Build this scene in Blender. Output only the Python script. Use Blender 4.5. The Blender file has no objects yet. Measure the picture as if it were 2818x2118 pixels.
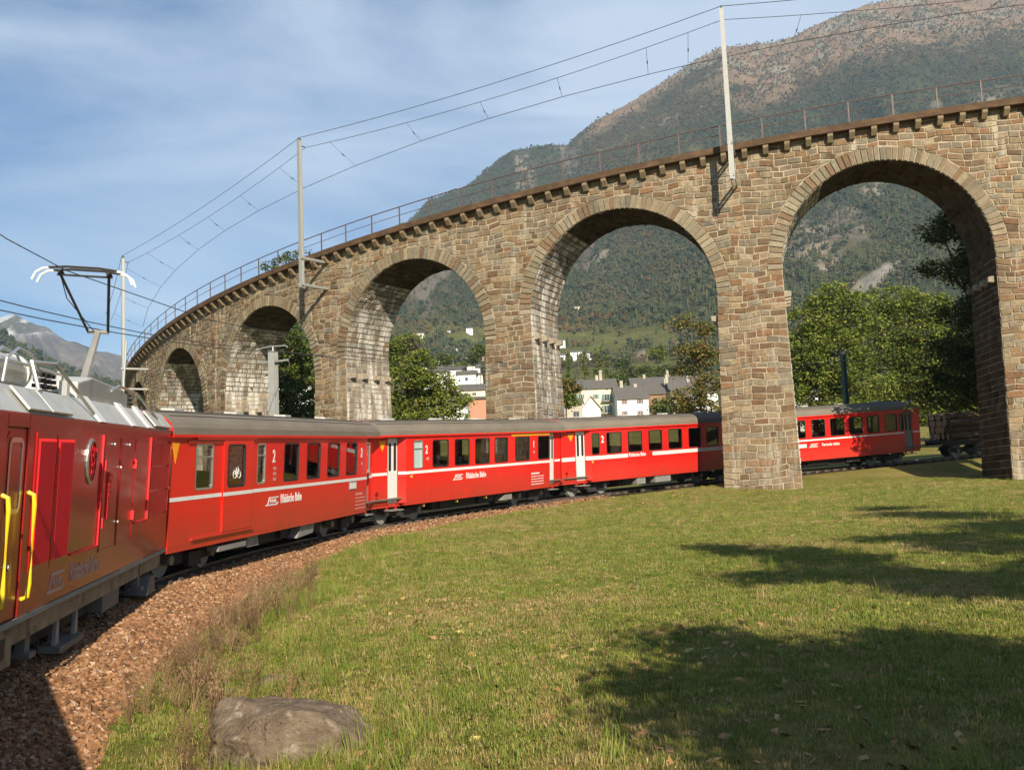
import bpy, math, random, time
import numpy as np
from mathutils import Vector, Matrix, noise as mnoise
PI = math.pi
scn = bpy.context.scene
scn.cycles.volume_bounces = 1
COL = scn.collection
# ------------------------------------------------------------------ camera, sky, sun, exposure
F_PX, PITCH, ROLL, PW, PH = 2943.3, 0.10972, -0.041524, 2818, 2118
def cam_axes():
    R0 = np.array([1, 0, 0.]); F = np.array([0, math.cos(PITCH), math.sin(PITCH)]); U = np.array([0, -math.sin(PITCH), math.cos(PITCH)])
    c, s = math.cos(ROLL), math.sin(ROLL)
    return np.array([c*R0+s*U, -s*R0+c*U, F])
CAX = cam_axes()
cam = bpy.data.cameras.new('camera'); cam.sensor_width = 36; cam.lens = F_PX/PW*36
cam.clip_start = 0.1; cam.clip_end = 40000
camo = bpy.data.objects.new('camera', cam); COL.objects.link(camo); scn.camera = camo
m = Matrix.Identity(4)
for i in range(3):
    m[i][0] = CAX[0][i]; m[i][1] = CAX[1][i]; m[i][2] = -CAX[2][i]
camo.matrix_world = m
SUN_AZ, SUN_EL = math.radians(168.5), math.radians(28)
scn.view_settings.view_transform = 'Standard'; scn.view_settings.look = 'None'
scn.view_settings.gamma = 1; scn.view_settings.exposure = 0.50; scn.view_settings.use_curve_mapping = False
world = bpy.data.worlds.new('World'); scn.world = world; world.use_nodes = True
wn = world.node_tree; wn.nodes.clear()
def N(nt, typ, **kw):
    n = nt.nodes.new(typ)
    for k, v in kw.items():
        if k in n.inputs.keys(): n.inputs[k].default_value = v
        else: setattr(n, k, v)
    return n
sky = N(wn, 'ShaderNodeTexSky', sky_type='NISHITA', sun_disc=False, sun_elevation=SUN_EL, sun_rotation=SUN_AZ, altitude=700, air_density=1.0, dust_density=0.35, ozone_density=2.2)
tc = N(wn, 'ShaderNodeTexCoord'); mp = N(wn, 'ShaderNodeMapping'); mp.inputs['Rotation'].default_value = (0.25, 0.5, 0.3); mp.inputs['Scale'].default_value = (1.0, 1.4, 4.2)
nz = N(wn, 'ShaderNodeTexNoise', Scale=2.1, Detail=9.0, Roughness=0.56, Distortion=0.5)
nz2 = N(wn, 'ShaderNodeTexNoise', Scale=1.3, Detail=3.0)
ad = N(wn, 'ShaderNodeMath', operation='ADD')
rm = N(wn, 'ShaderNodeMapRange'); rm.inputs['From Min'].default_value = 0.98; rm.inputs['From Max'].default_value = 1.30; rm.inputs['To Max'].default_value = 0.58
mx = N(wn, 'ShaderNodeMix', data_type='RGBA'); mx.inputs[7].default_value = (9.0, 10.0, 11.2, 1)
bg = N(wn, 'ShaderNodeBackground', Strength=0.082); wo = N(wn, 'ShaderNodeOutputWorld')
L = wn.links.new
L(tc.outputs['Generated'], mp.inputs['Vector']); L(mp.outputs[0], nz.inputs['Vector']); L(tc.outputs['Generated'], nz2.inputs['Vector'])
L(nz.outputs[0], ad.inputs[0]); L(nz2.outputs[0], ad.inputs[1]); L(ad.outputs[0], rm.inputs['Value']); L(rm.outputs[0], mx.inputs[0])
tn = N(wn, 'ShaderNodeMix', data_type='RGBA', blend_type='MULTIPLY'); tn.inputs[0].default_value = 1; tn.inputs[7].default_value = (.86, 1.02, 1.12, 1)
L(sky.outputs[0], tn.inputs[6]); L(tn.outputs[2], mx.inputs[6]); L(mx.outputs[2], bg.inputs[0]); L(bg.outputs[0], wo.inputs[0])
sl = bpy.data.lights.new('sun', 'SUN'); sl.energy = 5.0; sl.angle = math.radians(0.55); sl.color = (1.0, 0.88, 0.69)
so = bpy.data.objects.new('sun', sl); COL.objects.link(so); so.location = (60, -60, 120)
SUN = Vector((math.sin(SUN_AZ)*math.cos(SUN_EL), math.cos(SUN_AZ)*math.cos(SUN_EL), math.sin(SUN_EL)))
so.rotation_euler = SUN.to_track_quat('Z', 'Y').to_euler()

# ------------------------------------------------------------------ helpers
rnd = random.Random(7)
def ray(x, y):
    return np.array([(x-PW/2)/F_PX, -(y-PH/2)/F_PX, 1.]) @ CAX
def at(x, y, Y):                      # the point seen at pixel x, y of the photograph that lies Y metres ahead
    d = ray(x, y); return Vector(d*(Y/d[1]))
def tag(o, label=None, cat=None, group=None, kind=None):
    if label: o['label'] = label
    if cat: o['category'] = cat
    if group: o['group'] = group
    if kind: o['kind'] = kind
    return o
def empty(name, loc=(0, 0, 0), parent=None, mat=None):
    o = bpy.data.objects.new(name, None); COL.objects.link(o); o.empty_display_size = 0.3
    if mat is not None: o.matrix_world = mat
    else: o.location = loc
    if parent: o.parent = parent
    return o
class MB:
    def __init__(s): s.v = []; s.f = []; s.m = []; s.c = []
    def add(s, vs, fs, mi=0, col=None):
        b = len(s.v); s.v.extend([tuple(p) for p in vs])
        for f in fs: s.f.append(tuple(i+b for i in f)); s.m.append(mi)
        if col is not None: s.c.extend([col]*len(vs))
        return s
    def box(s, x0, x1, y0, y1, z0, z1, mi=0, col=None):
        s.add([(x0, y0, z0), (x1, y0, z0), (x1, y1, z0), (x0, y1, z0), (x0, y0, z1), (x1, y0, z1), (x1, y1, z1), (x0, y1, z1)],
              [(0, 3, 2, 1), (4, 5, 6, 7), (0, 1, 5, 4), (1, 2, 6, 5), (2, 3, 7, 6), (3, 0, 4, 7)], mi, col); return s
    def prism(s, poly, y0, y1, mi=0):     # polygon in x,z extruded along y
        n = len(poly)
        s.add([(a, y0, b) for a, b in poly]+[(a, y1, b) for a, b in poly],
              [tuple(range(n)), tuple(range(2*n-1, n-1, -1))]+[((i+1) % n, i, n+i, n+(i+1) % n) for i in range(n)], mi); return s
    def tube(s, pts, r, n=6, mi=0, cap=True):
        pts = [Vector(p) for p in pts]; R = r if isinstance(r, (list, tuple)) else [r]*len(pts)
        vs = []; fs = []
        up = Vector((0, 0, 1))
        for i, p in enumerate(pts):
            d = (pts[min(i+1, len(pts)-1)]-pts[max(i-1, 0)]).normalized()
            a = d.cross(up)
            if a.length < 1e-3: a = d.cross(Vector((1, 0, 0)))
            a.normalize(); b = d.cross(a)
            for k in range(n):
                t = 2*PI*k/n; vs.append(p+(a*math.cos(t)+b*math.sin(t))*R[i])
        for i in range(len(pts)-1):
            for k in range(n):
                k2 = (k+1) % n; fs.append((i*n+k, i*n+k2, (i+1)*n+k2, (i+1)*n+k))
        if cap: fs.append(tuple(range(n-1, -1, -1))); fs.append(tuple(range((len(pts)-1)*n, len(pts)*n)))
        s.add(vs, fs, mi); return s
    def cyl(s, c0, c1, r, n=14, mi=0): return s.tube([c0, c1], r, n, mi)
    def build(s, name, mats, parent=None, smooth=False, world=False, bevel=0):
        me = bpy.data.meshes.new(name)
        v = s.v
        if world and parent is not None:
            l = parent.location; v = [(a-l[0], b-l[1], c-l[2]) for a, b, c in v]
        me.from_pydata(v, [], s.f)
        if not isinstance(mats, (list, tuple)): mats = [mats]
        for k in mats: me.materials.append(k)
        if len(mats) > 1: me.polygons.foreach_set('material_index', s.m)
        if s.c and len(s.c) == len(v):
            a = me.color_attributes.new('tint', 'FLOAT_COLOR', 'POINT')
            a.data.foreach_set('color', np.array([(c[0], c[1], c[2], 1) for c in s.c], dtype=np.float32).ravel())
        if smooth: me.polygons.foreach_set('use_smooth', [True]*len(me.polygons))
        me.update()
        o = bpy.data.objects.new(name, me); COL.objects.link(o)
        if parent: o.parent = parent
        if bevel:
            b = o.modifiers.new('bevel', 'BEVEL'); b.width = bevel; b.segments = 2; b.limit_method = 'ANGLE'; b.angle_limit = 0.6
        return o
def np_mesh(name, V, Fq, mats, cols=None, smooth=False, parent=None):
    V = np.asarray(V, dtype=np.float32); Fq = np.asarray(Fq, dtype=np.int32); k = Fq.shape[1]
    me = bpy.data.meshes.new(name); me.vertices.add(len(V)); me.vertices.foreach_set('co', V.ravel())
    me.loops.add(Fq.size); me.loops.foreach_set('vertex_index', Fq.ravel())
    me.polygons.add(len(Fq)); me.polygons.foreach_set('loop_start', np.arange(0, Fq.size, k, dtype=np.int32))
    me.update(calc_edges=True)
    for q in (mats if isinstance(mats, (list, tuple)) else [mats]): me.materials.append(q)
    if cols is not None:
        a = me.color_attributes.new('tint', 'FLOAT_COLOR', 'POINT')
        c = np.ones((len(V), 4), dtype=np.float32); c[:, :3] = cols; a.data.foreach_set('color', c.ravel())
    if smooth: me.polygons.foreach_set('use_smooth', np.ones(len(Fq), dtype=bool))
    o = bpy.data.objects.new(name, me); COL.objects.link(o)
    if parent: o.parent = parent
    return o
# value noise, vectorised
def _h(i, j, k):
    n = (i*374761393+j*668265263+k*2147483647+1013904223) & 0xffffffff
    n = ((n ^ (n >> 13))*1274126177) & 0xffffffff
    return ((n ^ (n >> 16)) & 0xffff)/65535.
def vnoise(x, y, seed=0):
    xi = np.floor(x).astype(np.int64); yi = np.floor(y).astype(np.int64); fx = x-xi; fy = y-yi
    fx = fx*fx*(3-2*fx); fy = fy*fy*(3-2*fy)
    a = _h(xi, yi, seed); b = _h(xi+1, yi, seed); c = _h(xi, yi+1, seed); d = _h(xi+1, yi+1, seed)
    return (a*(1-fx)+b*fx)*(1-fy)+(c*(1-fx)+d*fx)*fy
def fbm(x, y, o=5, seed=0, g=0.5):
    s = 0; a = 1; t = 0
    for k in range(o):
        s = s+a*vnoise(x*2**k+17.3*k, y*2**k-9.1*k, seed+k); t += a; a *= g
    return s/t
def sstep(a, b, x):
    t = np.clip((x-a)/(b-a), 0, 1); return t*t*(3-2*t)

# ------------------------------------------------------------------ materials
def mat(name, col=(0.5, 0.5, 0.5), rough=0.6, metal=0.0, spec=0.5, var=0.0, vscale=4.0, bump=0.0, bscale=30.0, tint=False, coat=0.0, dirt=None, dscale=(2, 2, 2), damt=0.5, dlo=0.5, dhi=0.7, trans=0.0, island=None, objrand=None, coord='Object'):
    ma = bpy.data.materials.new(name); ma.use_nodes = True; nt = ma.node_tree; l = nt.links.new
    p = nt.nodes['Principled BSDF']; p.inputs['Roughness'].default_value = rough; p.inputs['Metallic'].default_value = metal
    p.inputs['Specular IOR Level'].default_value = spec; p.inputs['Coat Weight'].default_value = coat; p.inputs['Coat Roughness'].default_value = 0.08
    tcn = N(nt, 'ShaderNodeTexCoord'); cs = tcn.outputs[coord]
    if tint:
        a = N(nt, 'ShaderNodeAttribute', attribute_name='tint'); cur = a.outputs['Color']
    elif island:
        g = N(nt, 'ShaderNodeNewGeometry'); r = N(nt, 'ShaderNodeValToRGB'); ramp(r, island); l(g.outputs['Random Per Island'], r.inputs[0]); cur = r.outputs[0]
    elif objrand:
        g = N(nt, 'ShaderNodeObjectInfo'); r = N(nt, 'ShaderNodeValToRGB'); ramp(r, objrand); l(g.outputs['Random'], r.inputs[0]); cur = r.outputs[0]
    else:
        c = N(nt, 'ShaderNodeRGB'); c.outputs[0].default_value = (*col, 1); cur = c.outputs[0]
    if var > 0:
        n1 = N(nt, 'ShaderNodeTexNoise', Scale=vscale, Detail=6.0, Roughness=0.65); l(cs, n1.inputs['Vector'])
        mr = N(nt, 'ShaderNodeMapRange'); mr.inputs['From Min'].default_value = 0.25; mr.inputs['From Max'].default_value = 0.75
        mr.inputs['To Min'].default_value = 1-var; mr.inputs['To Max'].default_value = 1+var; l(n1.outputs[0], mr.inputs['Value'])
        vm = N(nt, 'ShaderNodeVectorMath', operation='SCALE'); l(cur, vm.inputs[0]); l(mr.outputs[0], vm.inputs['Scale']); cur = vm.outputs[0]
    if dirt:
        mpn = N(nt, 'ShaderNodeMapping'); mpn.inputs['Scale'].default_value = dscale; l(cs, mpn.inputs['Vector'])
        n2 = N(nt, 'ShaderNodeTexNoise', Scale=1.0, Detail=7.0, Roughness=0.62); l(mpn.outputs[0], n2.inputs['Vector'])
        mr = N(nt, 'ShaderNodeMapRange'); mr.inputs['From Min'].default_value = dlo; mr.inputs['From Max'].default_value = dhi; mr.inputs['To Max'].default_value = damt; l(n2.outputs[0], mr.inputs['Value'])
        mm = N(nt, 'ShaderNodeMix', data_type='RGBA'); mm.inputs[7].default_value = (*dirt, 1); l(mr.outputs[0], mm.inputs[0]); l(cur, mm.inputs[6]); cur = mm.outputs[2]
    l(cur, p.inputs['Base Color'])
    if bump > 0:
        n3 = N(nt, 'ShaderNodeTexNoise', Scale=bscale, Detail=5.0, Roughness=0.7); l(cs, n3.inputs['Vector'])
        b = N(nt, 'ShaderNodeBump', Strength=bump, Distance=0.05); l(n3.outputs[0], b.inputs['Height']); l(b.outputs[0], p.inputs['Normal'])
    if trans > 0:
        tr = N(nt, 'ShaderNodeBsdfTranslucent'); ms = N(nt, 'ShaderNodeMixShader'); ms.inputs[0].default_value = trans
        l(cur, tr.inputs[0]); l(p.outputs[0], ms.inputs[1]); l(tr.outputs[0], ms.inputs[2]); l(ms.outputs[0], nt.nodes['Material Output'].inputs[0])
    return ma
def grime(ma, z0, z1, col, amt=.75):
    nt = ma.node_tree; l = nt.links.new; p = nt.nodes['Principled BSDF']; src = p.inputs['Base Color'].links[0].from_socket
    t = N(nt, 'ShaderNodeTexCoord'); sx = N(nt, 'ShaderNodeSeparateXYZ'); l(t.outputs['Object'], sx.inputs[0]); mr = N(nt, 'ShaderNodeMapRange'); mr.inputs['From Min'].default_value = z1; mr.inputs['From Max'].default_value = z0; l(sx.outputs[2], mr.inputs['Value'])
    mp = N(nt, 'ShaderNodeMapping'); mp.inputs['Scale'].default_value = (5, 5, .8); l(t.outputs['Object'], mp.inputs['Vector']); n = N(nt, 'ShaderNodeTexNoise', Scale=1.0, Detail=6.0, Roughness=.65); l(mp.outputs[0], n.inputs['Vector'])
    m1 = N(nt, 'ShaderNodeMath', operation='MULTIPLY'); l(mr.outputs[0], m1.inputs[0]); l(n.outputs[0], m1.inputs[1]); m2 = N(nt, 'ShaderNodeMath', operation='MULTIPLY'); m2.inputs[1].default_value = amt*1.6; m2.use_clamp = True; l(m1.outputs[0], m2.inputs[0])
    mm = N(nt, 'ShaderNodeMix', data_type='RGBA'); mm.inputs[7].default_value = (*col, 1); l(m2.outputs[0], mm.inputs[0]); l(src, mm.inputs[6]); l(mm.outputs[2], p.inputs['Base Color'])
def ramp(r, stops):
    e = r.color_ramp.elements
    while len(e) < len(stops): e.new(0.5)
    for k, (p, c) in enumerate(stops): e[k].position = p; e[k].color = (*c, 1)
M = {}
M['stone'] = mat('wall_stone', tint=True, rough=0.9, spec=0.2, var=0.36, vscale=4.5, bump=0.8, bscale=9, dirt=(0.46, 0.41, 0.33), dscale=(1.9, 1.9, 0.28), damt=0.65, dlo=0.565, dhi=0.68)
def stains(ma, col, sc, lo, hi, amt):
    nt = ma.node_tree; l = nt.links.new; p = nt.nodes['Principled BSDF']; src = p.inputs['Base Color'].links[0].from_socket
    t = N(nt, 'ShaderNodeTexCoord'); mp = N(nt, 'ShaderNodeMapping'); mp.inputs['Scale'].default_value = sc; l(t.outputs['Object'], mp.inputs['Vector']); n = N(nt, 'ShaderNodeTexNoise', Scale=1.0, Detail=5.0, Roughness=.6); l(mp.outputs[0], n.inputs['Vector'])
    mr = N(nt, 'ShaderNodeMapRange'); mr.inputs['From Min'].default_value = lo; mr.inputs['From Max'].default_value = hi; mr.inputs['To Max'].default_value = amt; l(n.outputs[0], mr.inputs['Value'])
    mm = N(nt, 'ShaderNodeMix', data_type='RGBA'); mm.inputs[7].default_value = (*col, 1); l(mr.outputs[0], mm.inputs[0]); l(src, mm.inputs[6]); l(mm.outputs[2], p.inputs['Base Color'])
stains(M['stone'], (.115, .085, .055), (.42, .42, .16), .50, .66, .55)
stains(M['stone'], (.25, .125, .055), (.9, .9, .5), .58, .70, .45)
M['jamb'] = mat('limewashed_stone', tint=True, rough=0.85, spec=0.25, var=0.25, vscale=3.0, bump=0.8, bscale=9, dirt=(0.60, 0.57, 0.52), dscale=(1.8, 1.8, 0.32), damt=0.85, dlo=0.48, dhi=0.60)
M['mortar'] = mat('mortar', (0.35, 0.29, 0.21), rough=0.95, spec=0.1, var=0.35, vscale=1.5, bump=0.6, bscale=14)
M['sootmortar'] = mat('soot_stained_mortar', (0.10, 0.085, 0.065), rough=0.95, spec=0.1, var=0.4, vscale=1.5, bump=0.5, bscale=14)  # soffit mortar darkened to paint in the shade under the arches
M['voussoir'] = mat('voussoir_stone', tint=True, rough=0.88, spec=0.2, var=0.25, vscale=5, bump=0.7, bscale=10)
M['slab'] = mat('rusty_slab', (0.085, 0.052, 0.030), rough=0.85, spec=0.2, var=0.35, vscale=2.5, bump=0.3, bscale=20, dirt=(0.17, 0.105, 0.06), dscale=(1.2, 1.2, 3), damt=0.7)
M['corbel'] = mat('corbel_concrete', (0.21, 0.16, 0.10), rough=0.9, spec=0.2, var=0.3, vscale=6, bump=0.4, bscale=18)
M['rustrail'] = mat('railing_paint', (0.12, 0.08, 0.075), rough=0.6, var=0.35, vscale=5)
M['galv'] = mat('galvanised_steel', (0.36, 0.36, 0.335), rough=0.45, metal=0.35, var=0.12, vscale=6)
M['mastgreen'] = mat('dark_green_steel', (0.05, 0.10, 0.085), rough=0.6)
M['wire'] = mat('copper_wire', (0.07, 0.065, 0.06), rough=0.5, metal=0.4)
M['red'] = mat('coach_red', (0.74, 0.016, 0.012), rough=0.32, coat=0.25, var=0.05, vscale=1.2, dirt=(0.40, 0.05, 0.035), dscale=(0.7, 0.7, 3.0), damt=0.35, dlo=0.5, dhi=0.8)
M['redL'] = mat('loco_red', (0.40, 0.008, 0.010), rough=0.27, coat=0.28, var=0.08, vscale=0.9, dirt=(0.20, 0.05, 0.03), dscale=(0.7, 0.7, 1.8), damt=0.5, dlo=0.5, dhi=0.8)
grime(M['red'], .78, 1.7, (.20, .06, .035), .55); grime(M['redL'], .8, 2.0, (.10, .03, .02), .45)
M['louvre'] = mat('louvre_red', (0.80, 0.018, 0.022), rough=0.5, var=0.06, vscale=2)
M['roof'] = mat('coach_roof', (0.185, 0.158, 0.125), rough=0.75, spec=0.3, var=0.14, vscale=1.0, dirt=(0.13, 0.11, 0.085), dscale=(0.6, 3, 3), damt=0.5)
M['silver'] = mat('silver_paint', (0.56, 0.55, 0.51), rough=0.42, metal=0.15, var=0.10, vscale=2.5, dirt=(0.30, 0.27, 0.22), dscale=(3, 3, 1.2), damt=0.6, dlo=0.52, dhi=0.75)
M['white'] = mat('white_stripe', (0.78, 0.77, 0.74), rough=0.5, var=0.05)
M['doorgrey'] = mat('door_light_grey', (0.66, 0.67, 0.64), rough=0.4, var=0.05)
M['seal'] = mat('rubber_seal', (0.015, 0.015, 0.016), rough=0.6)
M['alu'] = mat('aluminium_frame', (0.62, 0.62, 0.60), rough=0.3, metal=0.8)
M['gearL'] = mat('running_gear_grey', (0.115, 0.11, 0.10), rough=0.65, var=0.3, vscale=3)
M['dark'] = mat('underframe_dark', (0.028, 0.024, 0.021), rough=0.8, var=0.3, vscale=4)
M['grey'] = mat('equipment_grey', (0.22, 0.215, 0.20), rough=0.6, var=0.2, vscale=3)
M['bogietan'] = mat('dusty_frame', (0.26, 0.19, 0.12), rough=0.8, var=0.4, vscale=3, dirt=(0.05, 0.04, 0.03), dscale=(2, 2, 2), damt=0.8)
M['yellow'] = mat('yellow_paint', (0.86, 0.60, 0.02), rough=0.45)
M['orange'] = mat('orange_mark', (0.90, 0.36, 0.01), rough=0.5)
M['letter'] = mat('white_lettering', (0.72, 0.71, 0.69), rough=0.5)
M['letterL'] = mat('faded_lettering', (0.48, 0.30, 0.27), rough=0.5)
M['interior'] = mat('coach_interior', (0.16, 0.12, 0.09), rough=0.8)
M['seat'] = mat('seat_cloth', (0.16, 0.08, 0.06), rough=0.9)
M['lampred'] = mat('tail_lamp_red', (0.25, 0.01, 0.01), rough=0.2)
M['brass'] = mat('yellow_lamp_glass', (0.85, 0.50, 0.10), rough=0.2)
M['rail'] = mat('rail_steel', (0.16, 0.12, 0.10), rough=0.5, metal=0.5)
M['railtop'] = mat('rail_head', (0.55, 0.54, 0.52), rough=0.25, metal=0.9)
M['sleeper'] = mat('sleeper_wood', (0.09, 0.07, 0.055), rough=0.9, var=0.3)
M['bark'] = mat('bark', (0.085, 0.065, 0.048), rough=0.95, var=0.3, vscale=5, bump=0.8, bscale=9)
M['log'] = mat('log_bark', (0.085, 0.055, 0.038), rough=0.95, var=0.4, vscale=3, bump=0.8, bscale=8)
M['logend'] = mat('cut_wood', (0.42, 0.28, 0.15), rough=0.85, var=0.2, vscale=8)
def glass_mat(name, tintc=(0.06, 0.065, 0.06), mixv=0.55):
    ma = bpy.data.materials.new(name); ma.use_nodes = True; nt = ma.node_tree; nt.nodes.clear(); l = nt.links.new
    t = N(nt, 'ShaderNodeBsdfTransparent'); t.inputs[0].default_value = (0.74, 0.76, 0.73, 1)
    g = N(nt, 'ShaderNodeBsdfGlossy', Roughness=0.02); g.inputs[0].default_value = (0.9, 0.9, 0.9, 1)
    fr = N(nt, 'ShaderNodeFresnel', IOR=1.6); mr = N(nt, 'ShaderNodeMath', operation='MULTIPLY_ADD'); mr.inputs[1].default_value = 1.15; mr.inputs[2].default_value = mixv
    ms = N(nt, 'ShaderNodeMixShader'); o = N(nt, 'ShaderNodeOutputMaterial')
    l(fr.outputs[0], mr.inputs[0]); l(mr.outputs[0], ms.inputs[0]); l(t.outputs[0], ms.inputs[1]); l(g.outputs[0], ms.inputs[2]); l(ms.outputs[0], o.inputs[0])
    return ma
M['glass'] = glass_mat('window_glass', mixv=0.04)
M['frost'] = mat('frosted_glass', (0.42, 0.52, 0.50), rough=0.35)
def leafmat(name, stops, trans=0.25): return mat(name, island=stops, rough=0.65, spec=0.3, trans=trans)
M['leafA'] = leafmat('leaves_green', [(0, (0.045, 0.075, 0.014)), (0.5, (0.095, 0.145, 0.024)), (0.92, (0.17, 0.21, 0.035)), (1, (0.30, 0.24, 0.05))])
M['leafB'] = leafmat('leaves_yellow_green', [(0, (0.080, 0.110, 0.016)), (0.5, (0.155, 0.20, 0.030)), (0.93, (0.235, 0.275, 0.045)), (1, (0.38, 0.28, 0.07))])
M['leafC'] = leafmat('leaves_autumn', [(0, (0.07, 0.085, 0.02)), (0.5, (0.14, 0.15, 0.03)), (0.85, (0.24, 0.18, 0.045)), (1, (0.32, 0.14, 0.05))])
M['leafD'] = leafmat('leaves_dark', [(0, (0.030, 0.052, 0.011)), (0.6, (0.072, 0.108, 0.019)), (0.93, (0.15, 0.17, 0.032)), (1, (0.28, 0.21, 0.05))])
M['conifer'] = mat('conifer_needles', objrand=[(0, (0.040, 0.052, 0.024)), (0.5, (0.058, 0.070, 0.032)), (0.85, (0.080, 0.088, 0.038)), (1, (0.125, 0.10, 0.05))], rough=0.9, spec=0.1)
M['larch'] = mat('larch_needles', objrand=[(0, (0.085, 0.080, 0.034)), (0.5, (0.14, 0.105, 0.045)), (0.85, (0.175, 0.10, 0.045)), (1, (0.20, 0.075, 0.042))], rough=0.9, spec=0.1)
M['blade'] = mat('grass_blades', objrand=[(0, (0.12, 0.135, 0.026)), (0.35, (0.24, 0.235, 0.055)), (0.7, (0.37, 0.31, 0.11)), (1, (0.48, 0.35, 0.17))], rough=0.7, spec=0.2, trans=0.3)
M['bladeg'] = mat('fresh_grass_blades', objrand=[(0, (0.11, 0.16, 0.020)), (0.6, (0.205, 0.265, 0.042)), (1, (0.33, 0.34, 0.08))], rough=0.6, spec=0.25, trans=0.3)
M['straw'] = mat('straw_blades', objrand=[(0, (0.20, 0.17, 0.05)), (0.4, (0.34, 0.27, 0.10)), (0.8, (0.46, 0.34, 0.15)), (1, (0.55, 0.43, 0.24))], rough=0.8, spec=0.1, trans=0.25)
M['dry'] = mat('dry_stalks', objrand=[(0, (0.12, 0.075, 0.042)), (0.6, (0.20, 0.125, 0.07)), (1, (0.30, 0.20, 0.115))], rough=0.9, spec=0.1)
M['gravel'] = mat('gravel_stone', objrand=[(0, (0.10, 0.055, 0.030)), (0.4, (0.23, 0.115, 0.055)), (0.85, (0.33, 0.175, 0.09)), (1, (0.46, 0.34, 0.24))], rough=0.9, spec=0.2)
M['oiled'] = mat('oil_stained_ballast', (.035, .027, .021), rough=.95, spec=.1, var=.5, vscale=9, bump=1.0, bscale=14)  # oil staining plus the shade under the train, painted as one dark strip
M['ballast'] = mat('ballast_bed', (0.19, 0.105, 0.058), rough=0.95, spec=0.1, var=0.5, vscale=9, bump=1.0, bscale=14, coord='Object')
M['fallen'] = mat('fallen_leaf', objrand=[(0, (0.28, 0.13, 0.05)), (0.6, (0.42, 0.24, 0.09)), (1, (0.5, 0.40, 0.12))], rough=0.7)

# ------------------------------------------------------------------ the place: track circle, viaduct circle, ground heights
TX, TY, TR, TZ, TG, CANT = 36.7277, 21.9358, 45.1932, -1.4207, .05045, .0748
RAILZ = 0.05
def tpt(s, lat=0, dz=0):              # lat > 0 towards the inside of the curve
    ph = PI-s/TR; r = TR-lat
    return Vector((TX+r*math.cos(ph), TY+r*math.sin(ph), TZ+TG*s+RAILZ+dz+CANT*lat*-1))
def gz(x, y):
    x = np.asarray(x, float); y = np.asarray(y, float)
    z = -2.6+.051*np.clip(y, -40, 75)+.006*np.clip(x, -40, 60)
    z = z+0.090*np.clip(y-75, 0, 640)+0.10*(fbm(x*.25, y*.25, 4, 3)-.5)+.35*(fbm(x*.05+5, y*.05, 3, 9)-.5)
    dx = x-TX; dy = y-TY; r = np.hypot(dx, dy); lat = TR-r; ph = np.mod(np.arctan2(dy, dx), 2*PI); s = (PI-ph)*TR
    zt = TZ+TG*s+RAILZ
    edge = zt-.14-(.34-.34*np.clip((s+2)/14, 0, 1))-.28*(1-sstep(2.0, 3.4, np.abs(lat)))
    w = (1-sstep(2.6, 7.0, np.abs(lat)))*(s > -60)*(s < 120)
    z = z*(1-w)+edge*w
    z = np.where((np.abs(lat) < 1.9) & (s > -60) & (s < 120), zt-.6, z)
    return z
VCX, VCY, VR, VPH = 29.4907, 116.2781, 66.45, -1.6350179
VK = 66.96
def wp(s, b, z):                      # s runs along the viaduct from right to left, b is the distance out of its wall
    th = VPH-s/VK; b = b+(.0020*(s-60)**2 if s > 60 else 0)
    return Vector((VCX+(VR+b)*math.cos(th), VCY+(VR+b)*math.sin(th), z))
def deckz(s): return 18.33-.07*s

# ---- ground sheet
def grade(a, b, dense, step, far, g=1.25):
    c = list(np.arange(dense[0], dense[1]+1e-6, step)); k = step; x = dense[1]
    while x < b: k = min(k*g, far); x += k; c.append(x)
    k = step; x = dense[0]; pre = []
    while x > a: k = min(k*g, far); x -= k; pre.append(x)
    return np.array(pre[::-1]+c)
xs = grade(-9000, 9000, (-14, 34), .35, 1200); ys = grade(-2500, 12000, (2, 72), .35, 1200)
X, Y = np.meshgrid(xs, ys); Z = gz(X, Y)
V = np.stack([X.ravel(), Y.ravel(), Z.ravel()], 1); nx = len(xs)
i, j = np.meshgrid(np.arange(len(ys)-1), np.arange(nx-1), indexing='ij'); q = (i*nx+j).ravel()
FQ = np.stack([q, q+1, q+nx+1, q+nx], 1)
gm = bpy.data.materials.new('meadow_soil_and_grass'); gm.use_nodes = True; nt = gm.node_tree; l = nt.links.new
p = nt.nodes['Principled BSDF']; p.inputs['Roughness'].default_value = .95; p.inputs['Specular IOR Level'].default_value = .1
tcn = N(nt, 'ShaderNodeTexCoord')
na = N(nt, 'ShaderNodeTexNoise', Scale=.35, Detail=6.0, Roughness=.6); nb = N(nt, 'ShaderNodeTexNoise', Scale=5.0, Detail=8.0, Roughness=.75)
r1 = N(nt, 'ShaderNodeValToRGB'); ramp(r1, [(.30, (.10, .11, .024)), (.46, (.17, .16, .04)), (.58, (.25, .205, .066)), (.72, (.31, .225, .10))])
mxn = N(nt, 'ShaderNodeMath', operation='MULTIPLY_ADD'); mxn.inputs[1].default_value = .55
hb = N(nt, 'ShaderNodeMath', operation='MULTIPLY'); hb.inputs[1].default_value = .47
l(tcn.outputs['Object'], na.inputs['Vector']); l(tcn.outputs['Object'], nb.inputs['Vector']); l(na.outputs[0], mxn.inputs[0]); l(nb.outputs[0], hb.inputs[0]); l(hb.outputs[0], mxn.inputs[2])
l(mxn.outputs[0], r1.inputs[0]); l(r1.outputs[0], p.inputs['Base Color'])
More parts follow.
